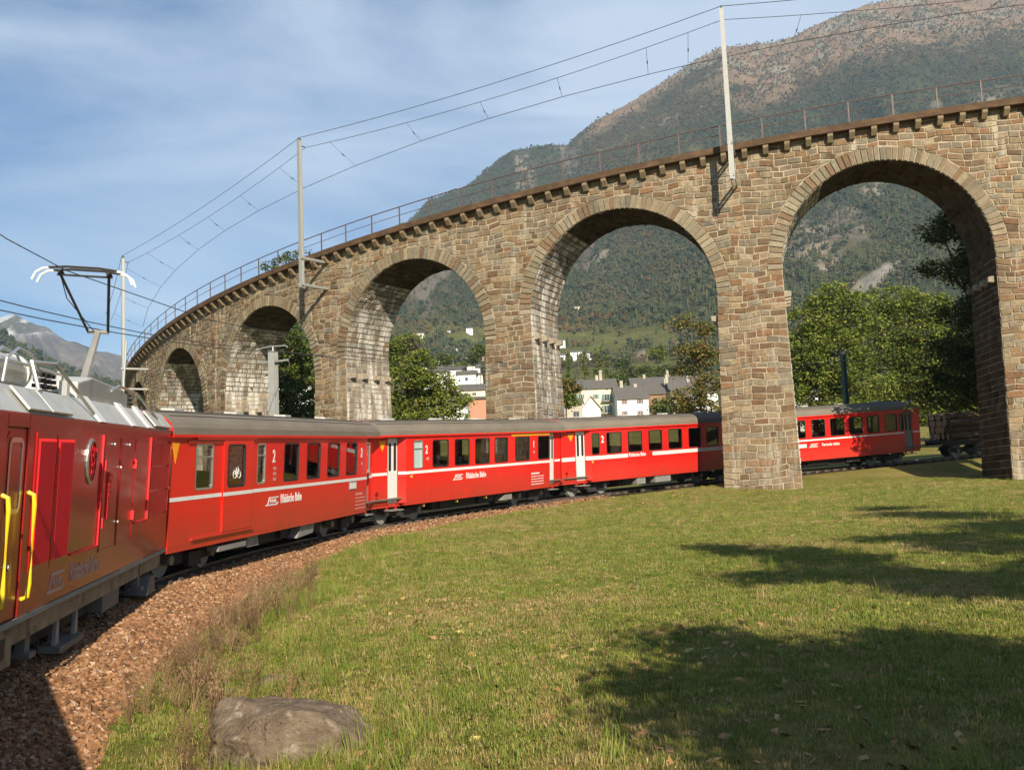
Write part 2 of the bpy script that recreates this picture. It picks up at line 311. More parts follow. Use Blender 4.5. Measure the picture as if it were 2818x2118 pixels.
bp = N(nt, 'ShaderNodeBump', Strength=.7, Distance=.08); nbb = N(nt, 'ShaderNodeTexNoise', Scale=14.0, Detail=6.0, Roughness=.8); l(tcn.outputs['Object'], nbb.inputs['Vector']); l(nbb.outputs[0], bp.inputs['Height']); l(bp.outputs[0], p.inputs['Normal'])
ground = np_mesh('ground', V, FQ, gm, smooth=True); tag(ground, kind='structure')

# ------------------------------------------------------------------ mountains
def ridge_table(pts, extra_l, extra_r):
    A = []; Ee = []
    for x, y in pts:
        d = ray(x*1.274, y*1.274); A.append(d[0]/d[1]); Ee.append(d[2]/d[1])
    A = [extra_l[0]]+A+[extra_r[0]]; Ee = [extra_l[1]]+Ee+[extra_r[1]]
    return np.array(A), np.array(Ee)
def px_of(Xw, Yw, Zw):
    P = np.stack([Xw, Yw, Zw], -1) @ CAX.T
    return (PW/2+F_PX*P[..., 0]/P[..., 2])/1.274, (PH/2-F_PX*P[..., 1]/P[..., 2])/1.274
def mountain(name, pts, el, er, D0, D1, e0, na_, nt_, a0, a1, seed, rough, colfn, power=1.0, mt=None):
    A, Er = ridge_table(pts, el, er)
    a = np.linspace(a0, a1, na_); t = np.linspace(0, 1.12, nt_); aa, tt = np.meshgrid(a, t)
    er_ = np.interp(aa, A, Er); D = D0*(D1/D0)**np.minimum(tt, 1.12)
    u = np.minimum(tt, 1)**power
    e = e0+(er_-e0)*u
    Xw = aa*D; Yw = D
    warp = fbm(Xw/(D1*.12), Yw/(D1*.2), 4, seed)-.5
    rid = 1-np.abs(2*fbm(Xw/(D1*.10)+3*warp, Yw/(D1*.30), 6, seed+5, .55)-1)
    fine = fbm(Xw/(D1*.018), Yw/(D1*.018), 5, seed+9, .6)-.5
    env = np.sin(np.clip(tt, 0, 1)*PI)**.6*sstep(.0, .35, tt)
    e = e+rough*(rid-.85)*env+rough*.30*fine*(.25+env)
    e = np.where(tt > 1, er_-(tt-1)*1.2, np.minimum(e, er_+rough*.15*fine))
    Zw = e*D
    px, py = px_of(Xw, Yw, Zw)
    cols, dn, dl = colfn(px, py, Xw, Yw, Zw, tt, fine)
    V = np.stack([Xw.ravel(), Yw.ravel(), Zw.ravel()], 1)
    i, j = np.meshgrid(np.arange(nt_-1), np.arange(na_-1), indexing='ij'); q = (i*na_+j).ravel()
    FQ = np.stack([q, q+1, q+na_+1, q+na_], 1)
    o = np_mesh(name, V, FQ, mt or M['mount'], cols.reshape(-1, 3), smooth=True); tag(o, kind='structure')
    return o, V, FQ, dn, dl
M['mount'] = mat('mountain_ground', tint=True, rough=1.0, spec=.0, var=.35, vscale=.02, bump=0.0)
nt = M['mount'].node_tree; p = nt.nodes['Principled BSDF']
bb = N(nt, 'ShaderNodeBump', Strength=1.0, Distance=14.0); n9 = N(nt, 'ShaderNodeTexNoise', Scale=.035, Detail=8.0, Roughness=.75); tcn = N(nt, 'ShaderNodeTexCoord')
nt.links.new(tcn.outputs['Object'], n9.inputs['Vector']); nt.links.new(n9.outputs[0], bb.inputs['Height']); nt.links.new(bb.outputs[0], p.inputs['Normal'])
def mixc(c, w, col): return c*(1-w[..., None])+np.array(col)*w[..., None]
def blob(px, py, cx, cy, rx, ry, ang=0, soft=.35):
    c, s = math.cos(ang), math.sin(ang); u = ((px-cx)*c+(py-cy)*s)/rx; v = (-(px-cx)*s+(py-cy)*c)/ry
    return 1-sstep(1-soft, 1+soft, np.hypot(u, v))
SKY = [(880, 478), (930, 432), (1010, 402), (1050, 366), (1100, 335), (1150, 318), (1225, 312), (1280, 266), (1340, 232), (1400, 196), (1450, 162), (1500, 130), (1560, 98), (1620, 97), (1680, 88), (1720, 76), (1760, 56), (1830, 22), (1900, 2), (2000, -14), (2212, -30)]
def colmain(px, py, Xw, Yw, Zw, tt, fine):
    sky_y = np.interp(px, [q[0] for q in SKY], [q[1] for q in SKY], left=600); below = py-sky_y
    n1 = fbm(Xw/130, Yw/130, 4, 21); n2 = fbm(Xw/45, Zw/45, 4, 33); n3 = fbm(Xw/60, Zw/300, 4, 45)
    c = np.zeros(px.shape+(3,))+np.array((.060, .070, .034)); c = mixc(c, sstep(.45, .62, n1), (.12, .115, .055))
    right = sstep(1450, 1600, px)
    alp = (1-sstep(75, 150, below+80*(n1-.5)))*right+(1-sstep(15, 45, below))*(1-right)*sstep(1230, 1300, px)
    c = mixc(c, alp, (.30, .205, .135)); c = mixc(c, alp*sstep(.54, .62, n2), (.30, .27, .20))
    rock = np.zeros_like(px)
    for b in [(1100, 385, 200, 52, -.32), (950, 455, 90, 30, -.4), (1380, 300, 90, 24, -.5), (1765, 540, 62, 75, -.2), (1905, 402, 60, 20, -.2), (1290, 540, 60, 40, -.5), (1960, 300, 120, 22, -.3), (950, 620, 80, 60, -.3), (2080, 230, 130, 30, -.2), (1500, 700, 40, 14, -.3), (1830, 480, 60, 40, .3), (1330, 740, 60, 12, -.3)]:
        rock = np.maximum(rock, blob(px, py, b[0], b[1], b[2], b[3], b[4]))
    rock = rock*sstep(.46, .56, .6*n3+.4*n2)*.85
    c = mixc(c, rock, (.23, .19, .15)); c = mixc(c, rock*sstep(.58, .66, n2), (.36, .30, .22))
    scree = np.maximum(blob(px, py, 1880, 610, 85, 17, -.62), blob(px, py, 1415, 757, 42, 9, -.25))
    c = mixc(c, scree, (.38, .34, .28))
    aut = np.zeros_like(px)
    for b in [(1300, 650, 50, 26, 0), (1370, 510, 90, 34, .2), (1440, 585, 55, 20, -.3), (1260, 700, 50, 20, -.2), (1320, 690, 40, 14, 0), (2060, 270, 40, 22, 0), (2100, 160, 80, 30, -.5), (900, 700, 40, 20, 0), (1360, 290, 90, 20, -.6), (1310, 430, 90, 40, 0)]:
        aut = np.maximum(aut, blob(px, py, b[0], b[1], b[2], b[3], b[4], .5))
    low = sstep(670, 725, py)*(px > 780)*(px < 1460)
    fld = low*sstep(.36, .44, fbm(Xw/90, Yw/60, 3, 77))
    c = mixc(c, fld, (.16, .165, .055))
    c = mixc(c, blob(px, py, 1940, 92, 34, 8), (.22, .17, .09))
    nm = np.clip((n2-.35)*4, 0, 1)
    dn = (1-.95*alp)*(1-.90*rock)*(1-scree)*(1-.95*fld)*(.12+.88*nm)*(1-.4*aut)
    larch_band = sstep(-20, 20, below)*(1-sstep(110, 190, below+60*(n1-.5)))*sstep(1230, 1290, px)*(1-.75*alp)
    larch_band2 = alp*.13*(below > 30)
    dl = np.clip(larch_band*.9+larch_band2+aut*.8+.14*(1-alp)*(1-fld)*(1-rock)+.04*fld, 0, 1)*(1-scree)*(.3+.7*nm)*(1-.6*rock)
    dn = dn*(1-.65*larch_band)
    return c, dn, dl
mt_main, MV, MF, DN, DL = mountain('mountain', SKY, (-.36, .10), (.9, .75), 640, 3000, .080, 560, 340, -.42, .80, 4, .075, colmain, power=1.12)
def col_left(px, py, Xw, Yw, Zw, tt, fine):
    n = fbm(Xw/300, Zw/200, 5, 3); c = np.zeros(px.shape+(3,))+np.array((.24, .20, .17)); c = mixc(c, sstep(.45, .6, n), (.15, .14, .10))
    snow = sstep(-748, -700, -(py+110*(fbm(Xw/130, Zw/130, 5, 8)-.5)))*sstep(.44, .52, fbm(Xw/50, Zw/60, 5, 18))
    return mixc(c, snow, (.80, .80, .80)), n*0, n*0
mountain('snowy_mountain', [(-60, 700), (0, 680), (30, 677), (70, 692), (100, 705), (130, 727), (165, 738), (195, 752), (235, 762), (262, 770), (300, 800)], (-.9, .20), (-.1, .05), 2000, 4300,   .03, 300, 220, -1.0, -.2, 11, .075, col_left)
def col_hill(px, py, Xw, Yw, Zw, tt, fine):
    n = fbm(Xw/100, Zw/60, 4, 6); c = np.zeros(px.shape+(3,))+np.array((.05, .06, .03)); c = mixc(c, sstep(.5, .6, n), (.10, .085, .05))
    return c, (n > .3)*1., (n > .6)*.3
hill_l, HV, HF, HDN, HDL = mountain('wooded_hill', [(-40, 690), (0, 722), (30, 742), (60, 762), (80, 768), (100, 782), (150, 806), (200, 822), (300, 845)], (-1.1, .24), (-.02, .05), 500, 1700, .05, 200, 90, -1.2, -.22, 15, .02, col_hill)
def surf_with_density(name, V, FQ, dens):
    o = np_mesh(name, V, FQ, M['conifer']); at_ = o.data.attributes.new('dens', 'FLOAT', 'POINT'); at_.data.foreach_set('value', dens.ravel().astype(np.float32)); return o
SRC = {}
def src_collection(name, objs):
    c = bpy.data.collections.new(name)
    for o in objs:
        for k in list(o.users_collection): k.objects.unlink(o)
        c.objects.link(o)
    SRC[name] = c; return c
def scatter(o, coll, density, smin, smax, seed=0, tilt=.0, use_attr=True, zoff=0.0):
    ng = bpy.data.node_groups.new('scatter', 'GeometryNodeTree')
    ng.interface.new_socket('Geometry', in_out='INPUT', socket_type='NodeSocketGeometry'); ng.interface.new_socket('Geometry', in_out='OUTPUT', socket_type='NodeSocketGeometry')
    nn = ng.nodes; l = ng.links.new; gi = nn.new('NodeGroupInput'); go = nn.new('NodeGroupOutput')
    d = nn.new('GeometryNodeDistributePointsOnFaces'); d.inputs['Seed'].default_value = seed
    if use_attr:
        a = nn.new('GeometryNodeInputNamedAttribute'); a.data_type = 'FLOAT'; a.inputs['Name'].default_value = 'dens'
        mm = nn.new('ShaderNodeMath'); mm.operation = 'MULTIPLY'; mm.inputs[1].default_value = density; l(a.outputs[0], mm.inputs[0]); l(mm.outputs[0], d.inputs['Density'])
    else: d.inputs['Density'].default_value = density
    ci = nn.new('GeometryNodeCollectionInfo'); ci.inputs['Collection'].default_value = coll; ci.inputs['Separate Children'].default_value = True; ci.inputs['Reset Children'].default_value = True
    ip = nn.new('GeometryNodeInstanceOnPoints'); ip.inputs['Pick Instance'].default_value = True
    rv = nn.new('FunctionNodeRandomValue'); rv.data_type = 'FLOAT_VECTOR'; rv.inputs[0].default_value = (-tilt, -tilt, 0); rv.inputs[1].default_value = (tilt, tilt, 6.283); rv.inputs['Seed'].default_value = seed+1
    rs = nn.new('FunctionNodeRandomValue'); rs.data_type = 'FLOAT'; rs.inputs[2].default_value = smin; rs.inputs[3].default_value = smax; rs.inputs['Seed'].default_value = seed+2
    l(gi.outputs[0], d.inputs['Mesh']); l(d.outputs['Points'], ip.inputs['Points']); l(ci.outputs[0], ip.inputs['Instance']); l(rv.outputs[0], ip.inputs['Rotation']); l(rs.outputs[1], ip.inputs['Scale'])
    l(ip.outputs[0], go.inputs[0])
    md = o.modifiers.new('scatter', 'NODES'); md.node_group = ng
def conifer(name, m, n=6):
    b = MB(); 
    for k, (z0, z1, r) in enumerate([(.06, .52, .20), (.30, .78, .155), (.58, 1.0, .10)]):
        vs = []
        for i in range(n):
            t = 2*PI*i/n+k; vs.append((r*math.cos(t)*(1+.3*rnd.uniform(-1, 1)), r*math.sin(t)*(1+.3*rnd.uniform(-1, 1)), z0+.05*rnd.uniform(-1, 1)))
        vs.append((0, 0, z1)); b.add(vs, [(i, (i+1) % n, n) for i in range(n)])
    return b.build(name, m)
def roundtree(name, m, seed):
    r = random.Random(seed); b = MB()
    for k in range(7):
        c = Vector((r.uniform(-.22, .22), r.uniform(-.22, .22), r.uniform(.35, .8))); rad = r.uniform(.14, .24); vs = []
        for i in range(5):
            t = 2*PI*i/5+k; vs.append(c+Vector((math.cos(t), math.sin(t), r.uniform(-.3, .3)))*rad)
        vs += [c+Vector((0, 0, rad)), c-Vector((0, 0, rad*.8))]
        b.add(vs, [(i, (i+1) % 5, 5) for i in range(5)]+[((i+1) % 5, i, 6) for i in range(5)])
    return b.build(name, m)
cc = src_collection('conifer_kinds', [conifer('conifer', M['conifer']), conifer('conifer', M['conifer'], 7), roundtree('broadleaf', M['conifer'], 3)])
lc = src_collection('larch_kinds', [conifer('larch', M['larch'], 5), roundtree('broadleaf', M['larch'], 5), roundtree('broadleaf', M['larch'], 9)])
fo = surf_with_density('mountain_forest', MV, MF, DN); tag(fo, 'dark green conifer forest covering the tall mountain behind the viaduct', 'forest', kind='stuff'); scatter(fo, cc, .042, 4.5, 11, 1)
fl = surf_with_density('autumn_wood', MV, MF, DL); tag(fl, 'orange and red autumn larches scattered over the mountain behind the viaduct', 'forest', kind='stuff'); scatter(fl, lc, .030, 4, 8, 5)
fh = surf_with_density('hill_wood', HV, HF, HDN); tag(fh, 'dark wood on the low hill at the left edge behind the locomotive', 'forest', kind='stuff'); scatter(fh, cc, .006, 10, 19, 9)

# ------------------------------------------------------------------ viaduct
ARCH = [-19.6, -6.35, 6.95, 20.2, 33.0, 45.7, 58.9, 72.0, 85.0]      # centres of the arches
RA, RE, THK, BAT = 5.0, 5.70, 3.7, .022
def zsp(k): return 16.33-.07*ARCH[k]-RA                             # springing height
S0, S1 = ARCH[0]-6.5, ARCH[-1]+6.6
viad = empty('stone_viaduct', wp(13.6, 0, 0)[:]); tag(viad, 'tall curved railway viaduct of brown stone arches above the train', 'viaduct')
def batt(z, zs): return BAT*max(0, zs-z)
# core: piers and spandrels
cb = MB()
def quadgrid(s_a, s_b, zlo, zhi, b_front, n=None):
    n = n or max(1, int(abs(s_b-s_a)/1.2)); 
    for i in range(n):
        a = s_a+(s_b-s_a)*i/n; b = s_a+(s_b-s_a)*(i+1)/n
        P = [wp(a, b_front, zlo), wp(b, b_front, zlo), wp(b, b_front, zhi(b)), wp(a, b_front, zhi(a))]
        Q = [wp(a, -THK, zlo), wp(b, -THK, zlo), wp(b, -THK, zhi(b)), wp(a, -THK, zhi(a))]
        cb.add(P, [(1, 0, 3, 2)]); cb.add(Q, [(0, 1, 2, 3)])
edges = [S0]+ARCH+[S1]
for k, sc in enumerate(ARCH):                                       # arch spandrels and soffits
    zs = zsp(k); n = 28
    for i in range(n):
        t0 = PI*i/n; t1 = PI*(i+1)/n
        a = (sc-RA*math.cos(t0), zs+RA*math.sin(t0)); b = (sc-RA*math.cos(t1), zs+RA*math.sin(t1))
        ta = deckz(a[0])-.3; tb = deckz(b[0])-.3
        cb.add([wp(a[0], 0, a[1]), wp(b[0], 0, b[1]), wp(b[0], 0, tb), wp(a[0], 0, ta)], [(1, 0, 3, 2)])
        cb.add([wp(a[0], -THK, a[1]), wp(b[0], -THK, b[1]), wp(b[0], -THK, tb), wp(a[0], -THK, ta)], [(0, 1, 2, 3)])
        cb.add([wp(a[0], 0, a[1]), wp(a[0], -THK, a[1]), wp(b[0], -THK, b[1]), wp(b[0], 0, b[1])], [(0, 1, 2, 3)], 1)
def gzs(s): q = wp(s, 0, 0); return float(gz(q.x, q.y))
PIERS = []
for k in range(len(ARCH)+1):                                        # piers below the springing
    sl_ = ARCH[k-1]+RA if k > 0 else S0-1; sr_ = ARCH[k]-RA if k < len(ARCH) else S1+1
    zr = zsp(k-1) if k > 0 else zsp(k); zl = zsp(k) if k < len(ARCH) else zsp(k-1)
    PIERS.append((sl_, sr_, zr, zl))
    for s_, z_ in ((sl_, zr), (sr_, zl)): pass
    # above the lower springing up to the deck
    zb0 = min(zr, zl)
    n = 3
    for i in range(n):
        a = sl_+(sr_-sl_)*i/n; b = sl_+(sr_-sl_)*(i+1)/n
        za = zr+(zl-zr)*i/n; zb = zr+(zl-zr)*(i+1)/n
        for bb_, fl_ in ((0, 0), (-THK, 1)):
            P = [wp(a, bb_, za), wp(b, bb_, zb), wp(b, bb_, deckz(b)-.3), wp(a, bb_, deckz(a)-.3)]
            cb.add(P, [(1, 0, 3, 2) if not fl_ else (0, 1, 2, 3)])
    gnd = gzs((sl_+sr_)/2)-1.0
    H = 6; ring = []
    for h in range(H+1):
        f_ = h/H
        row = []
        for i in range(n+1):
            s_ = sl_+(sr_-sl_)*i/n; zt_ = zr+(zl-zr)*i/n; z = gnd+(zt_-gnd)*f_
            dd = BAT*(zt_-z); ss = (sl_-dd)+(sr_-sl_+2*dd)*i/n
            row.append((ss, dd, z))
        pts = [wp(s_, d_, z_) for s_, d_, z_ in row]+[wp(s_, -THK-d_, z_) for s_, d_, z_ in row[::-1]]
        ring.append(pts)
    m_ = len(ring[0]); vs = [p for r_ in ring for p in r_]
    cb.add(vs, [(h*m_+i, (h+1)*m_+i, (h+1)*m_+(i+1) % m_, h*m_+(i+1) % m_) for h in range(H) for i in range(m_)])
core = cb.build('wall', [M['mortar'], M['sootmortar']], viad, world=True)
# stones
PAL = [(.235, .185, .12), (.265, .20, .122), (.21, .17, .118), (.20, .125, .068), (.235, .155, .085), (.205, .14, .08), (.15, .10, .06), (.285, .23, .15), (.245, .19, .118), (.20, .175, .13), (.205, .115, .062), (.255, .185, .11), (.225, .185, .13)]
PALJ = [(.28, .25, .205), (.32, .29, .24), (.24, .215, .175), (.27, .215, .155), (.35, .32, .27), (.21, .185, .15), (.29, .265, .225), (.25, .175, .115)]
PALS = [tuple(q*.33 for q in c) for c in PAL]; M['soot'] = mat('soot_stained_stone', tint=True, rough=.95, spec=.1, var=.3, vscale=3)  # wall palette dimmed: shade of soffits and right jambs put into the colour
def clip(poly, n, d):
    out = []
    for i in range(len(poly)):
        a = poly[i]; b = poly[(i+1) % len(poly)]; fa = a[0]*n[0]+a[1]*n[1]-d; fb = b[0]*n[0]+b[1]*n[1]-d
        if fa >= 0: out.append(a)
        if (fa >= 0) != (fb >= 0):
            t = fa/(fa-fb); out.append((a[0]+(b[0]-a[0])*t, a[1]+(b[1]-a[1])*t))
    return out
def area(p): return .5*abs(sum(p[i][0]*p[(i+1) % len(p)][1]-p[(i+1) % len(p)][0]*p[i][1] for i in range(len(p))))
def inset(p, g):
    cx_ = sum(a[0] for a in p)/len(p); cy_ = sum(a[1] for a in p)/len(p); out = []
    for x, y in p:
        dx, dy = cx_-x, cy_-y; wx = max(abs(a[0]-cx_) for a in p); wy = max(abs(a[1]-cy_) for a in p)
        out.append((x+dx*min(.8, g/max(wx, 1e-3)), y+dy*min(.8, g/max(wy, 1e-3))))
    return out
stones = []      # (verts, faces, colour, centre, size, material key)
def add_stone(poly, fn, mk, pal, gap=.016, hmin=.018, hmax=.05, jit=.012, store=None):
    if len(poly) < 3 or area(poly) < .012: return
    base = inset(poly, gap); base = [(a+rnd.uniform(-jit, jit), b+rnd.uniform(-jit, jit)) for a, b in base]
    top = inset(base, .026); n = len(base); h = rnd.uniform(hmin, hmax)
    vs = [fn(a, b, -.01) for a, b in base]+[fn(a, b, h+rnd.uniform(-.012, .012)) for a, b in top]
    fs = [tuple(range(n, 2*n))]+[(i, (i+1) % n, n+(i+1) % n, n+i) for i in range(n)]
    c = rnd.choice(pal); v_ = rnd.uniform(.68, 1.06); c = tuple(q*v_ for q in c)
    cx_ = sum(a[0] for a in poly)/len(poly); cy_ = sum(a[1] for a in poly)/len(poly)
    ctr = fn(cx_, cy_, 0); (store if store is not None else stones).append((vs, fs, c, ctr, area(poly), mk))
def near_arch(s):
    k = min(range(len(ARCH)), key=lambda q: abs(ARCH[q]-s)); return k
z = -.6
courses = []
while z < 19: h = rnd.choice([.26, .29, .31, .33, .36]); courses.append((z, z+h)); z += h
VIS0, VIS1 = -9.5, 84.0
for k, (pa, pb, zr, zl) in enumerate(PIERS):
    A0 = ARCH[k-1] if k > 0 else S0; A1 = ARCH[k] if k < len(ARCH) else S1
    if A1 < VIS0 or A0 > VIS1: continue
    gnd = gzs((pa+pb)/2)-.15
    for (z0, z1) in courses:
        if z1 < gnd: continue
        zm = (z0+z1)/2
        def lim(sc, zs, sgn, z):     # sgn +1: the pier lies at larger s
            if z < zs: return sc+sgn*(RA-BAT*(zs-z))
            d = z-zs
            if d >= RE: return sc
            return sc+sgn*math.sqrt(RE*RE-d*d)
        la = min(lim(A0, zr, 1, z0), lim(A0, zr, 1, z1)) if k > 0 else S0
        lb = max(lim(A1, zl, -1, z0), lim(A1, zl, -1, z1)) if k < len(ARCH) else S1
        s = la; first = True
        while s < lb-.05:
            w = rnd.uniform(.34, .78)
            if lb-(s+w) < .28: w = lb-s
            if zm < min(zr, zl): lo = 0
            poly = [(s, z0), (s+w, z0), (s+w, z1), (s, z1)]
            # clip: deck line, arch rings, battered jambs
            zt = 18.33-.36
            poly = clip(poly, (-.07, -1.), -zt)
            for sc, zs, sgn, ex in ((A0, zr, 1, k > 0), (A1, zl, -1, k < len(ARCH))):
                if not ex or len(poly) < 3: continue
                if zm < zs:
                    n_ = (sgn, -BAT); poly = clip(poly, n_, sgn*(sc+sgn*RA)-BAT*zs)
                else:
                    cx_ = sum(a[0] for a in poly)/len(poly); cy_ = sum(a[1] for a in poly)/len(poly); d_ = Vector((cx_-sc, cy_-zs))
                    if d_.length < 1e-6: poly = []; continue
                    if d_.length < RE+.9:
                        d_.normalize(); poly = clip(poly, (d_.x, d_.y), d_.x*sc+d_.y*zs+RE)
            zpm = (zr+zl)/2
            add_stone([(a, b) for a, b in poly], lambda a, b, h: wp(a, h+BAT*max(0, zpm-b), b+.045*math.sin(a*1.9+b*.7+k)+.03*math.sin(a*4.3-b*1.3)), 'stone', PAL, jit=.02)
            s += w
# jambs and soffits
JS = []
for k, sc in enumerate(ARCH):
    if sc < VIS0+2 or sc > VIS1-6: continue
    zs = zsp(k); zlow = [gzs(sc-RA)-.1, gzs(sc+RA)-.1]
    def path(u):     # u: 0..hl up the left (larger s) jamb, then round, then down the right
        hl = zs-zlow[1]; arc = PI*RA
        if u < hl: z = zlow[1]+u; return sc+RA-BAT*(zs-z), z, -1., 0.
        if u < hl+arc:
            t = (u-hl)/RA; return sc+RA*math.cos(t), zs+RA*math.sin(t), -math.cos(t), -math.sin(t)
        z = zs-(u-hl-arc); return sc-RA+BAT*(zs-z), z, 1., 0.
    def fnj(u, v, h):
        s_, z_, ns, nz_ = path(u); dd = BAT*max(0, zs-z_); b_ = -v*(THK+2*dd)/THK+dd
        return wp(s_+ns*h, b_, z_+nz_*h)
    U = (zs-zlow[1])+PI*RA+(zs-zlow[0]); u = 0
    while u < U:
        w = rnd.choice([.27, .30, .33, .36]); v = .02
        while v < THK-.05:
            lw = rnd.uniform(.35, .75)
            if THK-(v+lw) < .25: lw = THK-.02-v
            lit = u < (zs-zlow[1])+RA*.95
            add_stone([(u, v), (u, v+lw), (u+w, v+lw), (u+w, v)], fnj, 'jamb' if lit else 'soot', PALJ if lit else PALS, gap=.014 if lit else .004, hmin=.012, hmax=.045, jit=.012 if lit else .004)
            v += lw
        u += w
VS = []
for k, sc in enumerate(ARCH):
    if sc < VIS0 or sc > VIS1: continue
    zs = zsp(k); n = 58
    for i in range(n):
        t0 = PI*i/n; t1 = PI*(i+1)/n; re = RE+rnd.uniform(-.05, .05)
        g = .0016
        P = [(sc+r_*math.cos(t), zs+r_*math.sin(t)) for r_, t in ((RA-.015, t0+g), (RA-.015, t1-g), (re, t1-g), (re, t0+g))]
        add_stone(P, lambda a, b, h: wp(a, h, b), 'voussoir', [(.24, .20, .135), (.265, .215, .14), (.215, .165, .105), (.29, .245, .17), (.20, .13, .078), (.24, .185, .12), (.205, .18, .13)], gap=.012, hmin=.05, hmax=.08, jit=.006, store=VS)
def emit(lst, single_n, name, matkeys):
    def score(q):
        P = np.array(q[3]) @ CAX.T
        if P[2] < 1 or abs(P[0]/P[2]) > .485 or abs(P[1]/P[2]) > .365: return 0
        return q[4]/(P[2]**2)*(1. if q[5] != 'jamb' else .4)
    lst.sort(key=lambda q: -score(q))
    for q in lst[:single_n]:
        mb = MB(); mb.add(q[0], q[1], 0, q[2]); mb.build(name, M[q[5]], viad, world=True)
    rest = {}
    mb = MB()
    for q in lst[single_n:]: mb.add(q[0], q[1], matkeys.index(q[5]), q[2])
    o = mb.build(name+'s', [M[k] for k in matkeys], viad, world=True); o['kind'] = 'stuff'
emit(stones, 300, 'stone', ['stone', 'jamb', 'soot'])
emit(VS, 300, 'voussoir', ['voussoir'])
# imposts on the jambs
for k, sc in enumerate(ARCH):
    if not VIS0 < sc < VIS1: continue
    zs = zsp(k)
    for side in (1, -1):
        for q in range(4):
            v0 = .2+q*(THK-.7)/3; z = zs-1.35; dd = BAT*1.35
            mb = MB(); sA = sc+side*(RA-dd+.05); sB = sc+side*(RA-dd-.34)
            mb.add([wp(sA, -v0, z), wp(sB, -v0, z+.06), wp(sB, -v0-.3, z+.06), wp(sA, -v0-.3, z), wp(sA, -v0, z+.34), wp(sB, -v0, z+.30), wp(sB, -v0-.3, z+.30), wp(sA, -v0-.3, z+.34)],
                   [(0, 3, 2, 1), (4, 5, 6, 7), (0, 1, 5, 4), (1, 2, 6, 5), (2, 3, 7, 6), (3, 0, 4, 7)], 0, (.33, .28, .21))
            mb.build('bracket_stone', M['stone'], viad, world=True)
# deck slab, corbels, railing
def sweep_v(name, prof, s0, s1, ds, m_, parent, kindz=deckz):
    mb = MB(); n = int((s1-s0)/ds); vs = []; k = len(prof)
    for i in range(n+1):
        s = s0+(s1-s0)*i/n
        vs += [wp(s, b, kindz(s)+z) for b, z in prof]
    mb.add(vs, [(i*k+j, i*k+(j+1) % k, (i+1)*k+(j+1) % k, (i+1)*k+j) for i in range(n) for j in range(k)]); return mb.build(name, m_, parent, world=True)
sweep_v('deck_slab', [(-THK-.5, -.34), (.50, -.34), (.50, -.02), (.46, .0), (-THK-.5, 0)], S0, S1, 1.0, M['slab'], viad)
for i in range(int((VIS1+3-VIS0)/1.0366)):
    s = VIS0-2+i*1.0366; zt = deckz(s)-.345; mb = MB(); hw = .13
    P = []
    for ss in (s-hw, s+hw): P += [wp(ss, -.02, zt-.44), wp(ss, .22, zt-.42), wp(ss, .44, zt-.16), wp(ss, .44, zt), wp(ss, -.02, zt)]
    mb.add(P, [(0, 1, 2, 3, 4), (9, 8, 7, 6, 5)]+[(j, j+5, (j+1) % 5+5, (j+1) % 5) for j in range(5)])
    mb.build('corbel', M['corbel'], viad, world=True)
rl = MB(); k = 0
for (zz, w, b0) in ((1.04, .028, .44), (.56, .016, .44)):
    n = int((S1-S0)/1.04); P = [wp(S0+(S1-S0)*i/n, b0, deckz(S0+(S1-S0)*i/n)+zz) for i in range(n+1)]
    rl.tube(P, w*1.15, 4)
railing = rl.build('railing', M['rustrail'], viad, world=True)
PS = 2.07326; VPHs = 0.0
for i in range(-4, 42):
    s = i*PS; mb = MB(); p0 = wp(s, .44, deckz(s)); 
    t = (wp(s+.1, .44, 0)-wp(s-.1, .44, 0)).normalized()*.032; nn_ = (wp(s, 1, 0)-wp(s, 0, 0))*.026
    vs = []
    for zz in (-.05, 1.03): vs += [p0+Vector((0, 0, zz))+t*a+nn_*b for a, b in ((-1, -1), (1, -1), (1, 1), (-1, 1))]
    mb.add([tuple(Vector(v_)-viad.location) for v_ in vs], [(0, 1, 5, 4), (1, 2, 6, 5), (2, 3, 7, 6), (3, 0, 4, 7), (4, 5, 6, 7)])
    o = mb.build('railing_post', M['rustrail']); o.parent = railing
